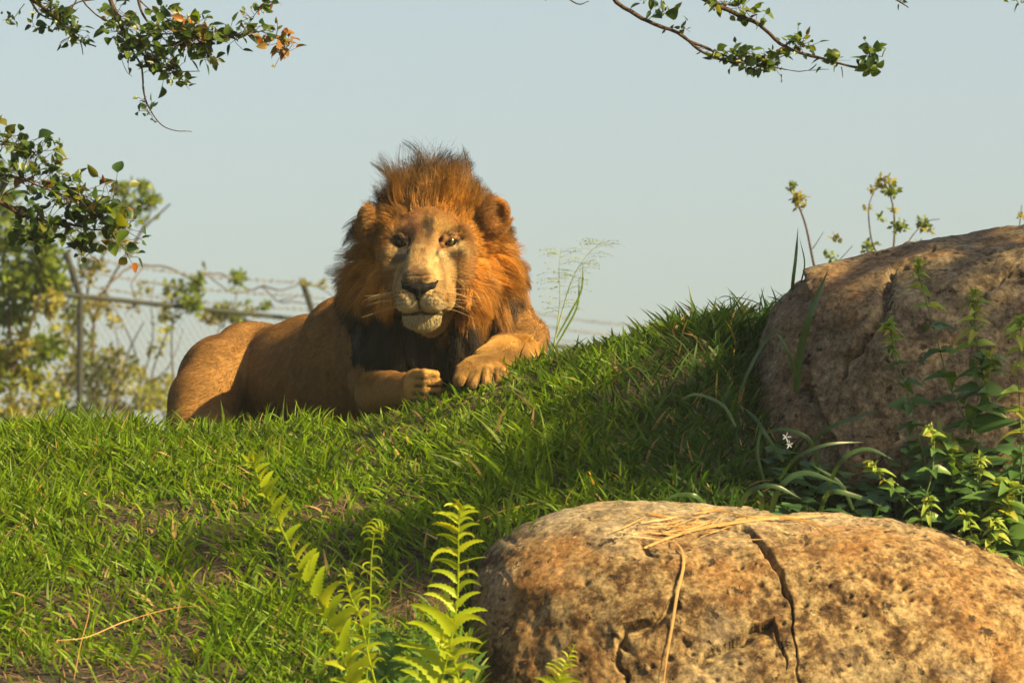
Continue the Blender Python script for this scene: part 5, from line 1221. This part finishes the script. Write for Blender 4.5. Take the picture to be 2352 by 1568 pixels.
    shrub("leafy clump hanging on the rail right above the lion's hip", 23.6,
          [(560, 690, 24, 90, gC), (520, 720, 30, 130, gC), (580, 710, 24, 100, gC), (490, 730, 22, 60, oC), (590, 720, 18, 40, yC), (545, 650, 16, 40, gC), (530, 640, 12, 24, gC), (545, 735, 22, 70, gC), (610, 700, 14, 30, gC)],
          [([(500, 1000), (495, 850), (510, 740), (560, 690)], .007), ([(520, 730), (545, 680), (530, 630)], .005)], 46, gfoot(500, 23.6), name="climbing_bush", cat="bush")
    # dry vine along the wires
    mb = MB(); r = np.random.default_rng(5); base = np.array(P(300, 640, 22.6))
    for pts, r0 in (([(215, 700), (250, 650), (290, 620), (320, 604), (360, 612), (400, 622), (440, 640), (480, 628), (510, 625), (540, 650), (575, 668), (600, 660), (640, 690), (690, 692), (740, 698), (790, 700)], .011),
                    ([(480, 628), (505, 655), (540, 672), (580, 665), (610, 655)], .008), ([(330, 610), (300, 650), (310, 690), (290, 720)], .007), ([(600, 660), (650, 665), (690, 655), (730, 660), (775, 690)], .009),
                    ([(640, 690), (680, 680), (730, 700), (760, 720)], .007), ([(240, 665), (260, 700), (300, 705)], .006), ([(690, 640), (720, 655), (750, 650)], .006)):
        p = spline([P(a, b, 22.4 + (a - 215) / 560 * 2.3 + .1 * r.normal()) for a, b in pts], 50); p = p + .014 * np.stack([noise(p * 7, 30 + k) for k in range(3)], -1)
        V, Q = tube(p, np.linspace(r0, r0 * .6, 50) * .7, 5); mb.add(V - base, Q)
    root = empty("dry_vine", base, "bare brown vine twisting along the barbed wires left of the lion's mane", "vine"); link("stem", mb.mesh("vine_stem", flat_mat("dry_vine_bark", (.06, .045, .033), .8, .2, 60, .4)), root)
    mb = MB()
    for sx, sy, rp, n, c in ((545, 632, 18, 40, gC), (570, 640, 16, 30, gC), (700, 655, 10, 12, oC), (740, 655, 12, 18, oC), (470, 625, 10, 10, oC)): foliage(mb, P(sx, sy, 23.6), rp / F * 23.6, n, .045, c, r, 50)
    mb.V = [v - base for v in mb.V]; tag(link("foliage", mb.mesh("vine_foliage", sh_mat, False), root), kind="stuff")
    # shrubs behind the right boulder
    def ff(sx, d): return gfoot(sx, d)
    shrub("slender leafy sapling leaning left behind the hilltop boulder", 12.6, [(1822, 432, 15, 45, gC), (1832, 455, 16, 55, oC), (1812, 430, 10, 20, gC), (1840, 475, 10, 16, oC), (1910, 590, 16, 30, gC), (1918, 545, 9, 14, oC)],
          [([(1900, 760), (1880, 640), (1866, 570), (1848, 505), (1828, 455), (1812, 425)], .006), ([(1880, 640), (1925, 600), (1960, 560)], .003), ([(1870, 570), (1895, 530)], .002)], 51, ff(1900, 12.6), size=.022, cat="sapling", name="sapling")
    shrub("feathery leafy sapling standing behind the middle of the hilltop boulder", 12.8,
          [(2030, 420, 22, 60, oC), (2050, 440, 14, 40, gC), (2005, 440, 12, 16, oC), (2065, 520, 18, 55, gC), (2120, 518, 16, 50, gC), (2010, 540, 14, 34, oC), (1995, 570, 18, 50, gC), (2135, 530, 8, 12, oC), (2055, 480, 9, 14, oC), (1990, 480, 9, 10, oC), (2020, 500, 10, 12, gC), (2105, 560, 9, 10, gC)],
          [([(2040, 760), (2050, 600), (2055, 500), (2040, 430), (2020, 410)], .005), ([(2045, 640), (2005, 560), (1995, 480), (2010, 430)], .004), ([(2050, 620), (2085, 560), (2125, 515), (2160, 505)], .003), ([(2045, 640), (1990, 590)], .003)], 52, ff(2040, 12.8), size=.022, cat="sapling", name="sapling")
    shrub("twig tip showing above the hilltop boulder at the right frame edge", 12.4, [(2344, 500, 8, 10, oC)], [([(2330, 700), (2340, 560), (2348, 470)], .004), ([(2338, 560), (2352, 520)], .003)], 53, ff(2330, 12.4), size=.02, cat="sapling", name="sapling")
    # seeding grass stems right of the lion
    sg = flat_mat("seed_stem", (.22, .27, .12), .7, .2, 80, .2); r = np.random.default_rng(6)
    for lab, pts in (("tall pale seeding grass stem just right of the mane", [(1268, 830), (1278, 760), (1286, 690), (1284, 620), (1288, 570)]), ("leaning pale seeding grass stem, farther from the mane", [(1262, 830), (1290, 720), (1315, 640), (1345, 590), (1388, 550)])):
        b = P(pts[0][0], pts[0][1], 11.2); root = empty("seeding_grass", b, lab, "grass stem"); p = spline(PP([(a, c, 11.2) for a, c in pts]), 40); mb = MB(); V, Q = tube(p, np.linspace(.0028, .0008, 40), 4); mb.add(V - b, Q)
        link("stem", mb.mesh("stem", sg), root); mb = MB()
        for k in range(46):
            i = r.integers(16, 39); s = 1 if r.random() < .5 else -1; L_ = r.uniform(.03, .085); d = nrm(np.array([s * 1.0, r.normal(0, .5), r.uniform(.2, .9)])); q = [p[i]]
            for j in range(4): d = nrm(d + [0, 0, -.15]); q.append(q[-1] + d * L_ / 4)
            V, Q = tube(np.array(q), .0005, 3); mb.add(V - b, Q)
            for j in (2, 3, 4): V, Q = tube(np.array([q[j], q[j] + nrm(r.normal(size=3)) * .006]), .0012, 3); mb.add(V - b, Q)
        link("seed_head", mb.mesh("seed_head", sg), root)
        V, Q = ribbon([p[4], p[8] + [.03, 0, .02], p[8] + [.07, 0, .10], p[8] + [.075, 0, .19]], (.004, .007, .001)); link("blade", mesh("blade", V - b, Q, D.materials["fresh_blade"]), root)
shrubs()

# ---------------------------------------------------------------- unseen tree added on the right, crown clumps set along sun rays for shade
def shade_tree():
    r = np.random.default_rng(99); sd = np.array(sun_dir); foot = np.array([5.4, 7.9, 0.7]); fo = foot.copy()
    root = empty("tree", fo, "unseen leafy tree added beside the slope on the right to shade the hilltop boulder", "tree")
    mb = MB(); wb = MB(); lm = leaf_mat("crown_leaf", trans=.4, attr=True)
    targets = [(1950, 800, 8.6, .17, 300), (2150, 760, 8.6, .17, 300), (2260, 900, 8.6, .17, 300), (1860, 930, 8.6, .13, 200), (2080, 980, 8.5, .2, 380), (1850, 690, 8.7, .10, 110), (2050, 640, 8.7, .14, 180), (2250, 620, 8.7, .15, 200),
               (2050, 1060, 8.4, .10, 120), (1820, 1040, 8.5, .14, 170), (1560, 1030, 8.7, .16, 170), (1420, 1110, 8.5, .14, 130), (1150, 1130, 8.5, .13, 100), (950, 1260, 8.2, .15, 180), (1350, 1060, 8.6, .15, 150), (1650, 1090, 8.5, .14, 150), (1050, 1200, 8.3, .14, 150), (850, 1180, 8.3, .12, 90), (1250, 1000, 8.8, .10, 70), (560, 1180, 8.3, .10, 60)]
    cs = []
    for sx, sy, d, R_, n in targets:
        t = 4.6 + r.uniform(-.5, .6); n = int(n * (1.7 if sx < 1700 and sy > 950 else 1.1)); c = P(sx, sy, d) + sd * t; cs.append(c)
        dd = nrm(r.normal(size=(n, 3))) * (r.random(n) ** .4)[:, None] * R_ * [1, 1.3, 1]; p = c + dd; ax = nrm(r.normal(size=(n, 3))); up = nrm(np.cross(ax, r.normal(size=(n, 3)))); s_ = r.uniform(.03, .06, n)[:, None]
        V = np.stack([p, p + ax * s_ * .5 + up * s_ * .32, p + ax * s_, p + ax * s_ * .5 - up * s_ * .32], 1).reshape(-1, 3)
        mb.add(V - fo, np.arange(n)[:, None] * 4 + np.arange(4)); mb.C.append(np.tile([.06, .11, .02], (len(V), 1)) * r.uniform(.7, 1.3, (len(V), 1)))
    cs = np.array(cs); fork = cs.mean(0) + [1.5, 1.3, .9]
    V, Q = tube(spline([foot - [0, 0, .3], foot + (fork - foot) * .5 + [.1, 0, 0], fork], 16), np.linspace(.16, .10, 16), 10); wb.add(V - fo, Q)
    for c in cs:
        V, Q = tube(spline([fork, (fork + c) / 2 + r.normal(0, .12, 3) + [0, 0, .15], c], 10), np.linspace(.03, .006, 10), 5); wb.add(V - fo, Q)
    link("trunk", wb.mesh("tree_trunk", bark), root); tag(link("crown", mb.mesh("tree_crown", lm, False), root), kind="stuff")
shade_tree()

# ---------------------------------------------------------------- thin morning haze
def haze():
    x0, x1, y0, y1, z0, z1 = -1000, 1000, -700, 1600, -1.5, 7.5
    V = [(x, y, z) for x in (x0, x1) for y in (y0, y1) for z in (z0, z1)]
    Q = [(0, 1, 3, 2), (4, 6, 7, 5), (0, 4, 5, 1), (2, 3, 7, 6), (0, 2, 6, 4), (1, 5, 7, 3)]
    m, t = new_mat("haze"); v = N(t, "ShaderNodeVolumePrincipled"); v.inputs["Color"].default_value = (.82, .93, .95, 1); v.inputs["Density"].default_value = .0010; v.inputs["Anisotropy"].default_value = .0
    o = N(t, "ShaderNodeOutputMaterial"); t.links.new(v.outputs[0], o.inputs["Volume"])
    tag(link("haze", mesh("haze", V, np.array(Q), m, smoothed=False)), kind="stuff")
haze()
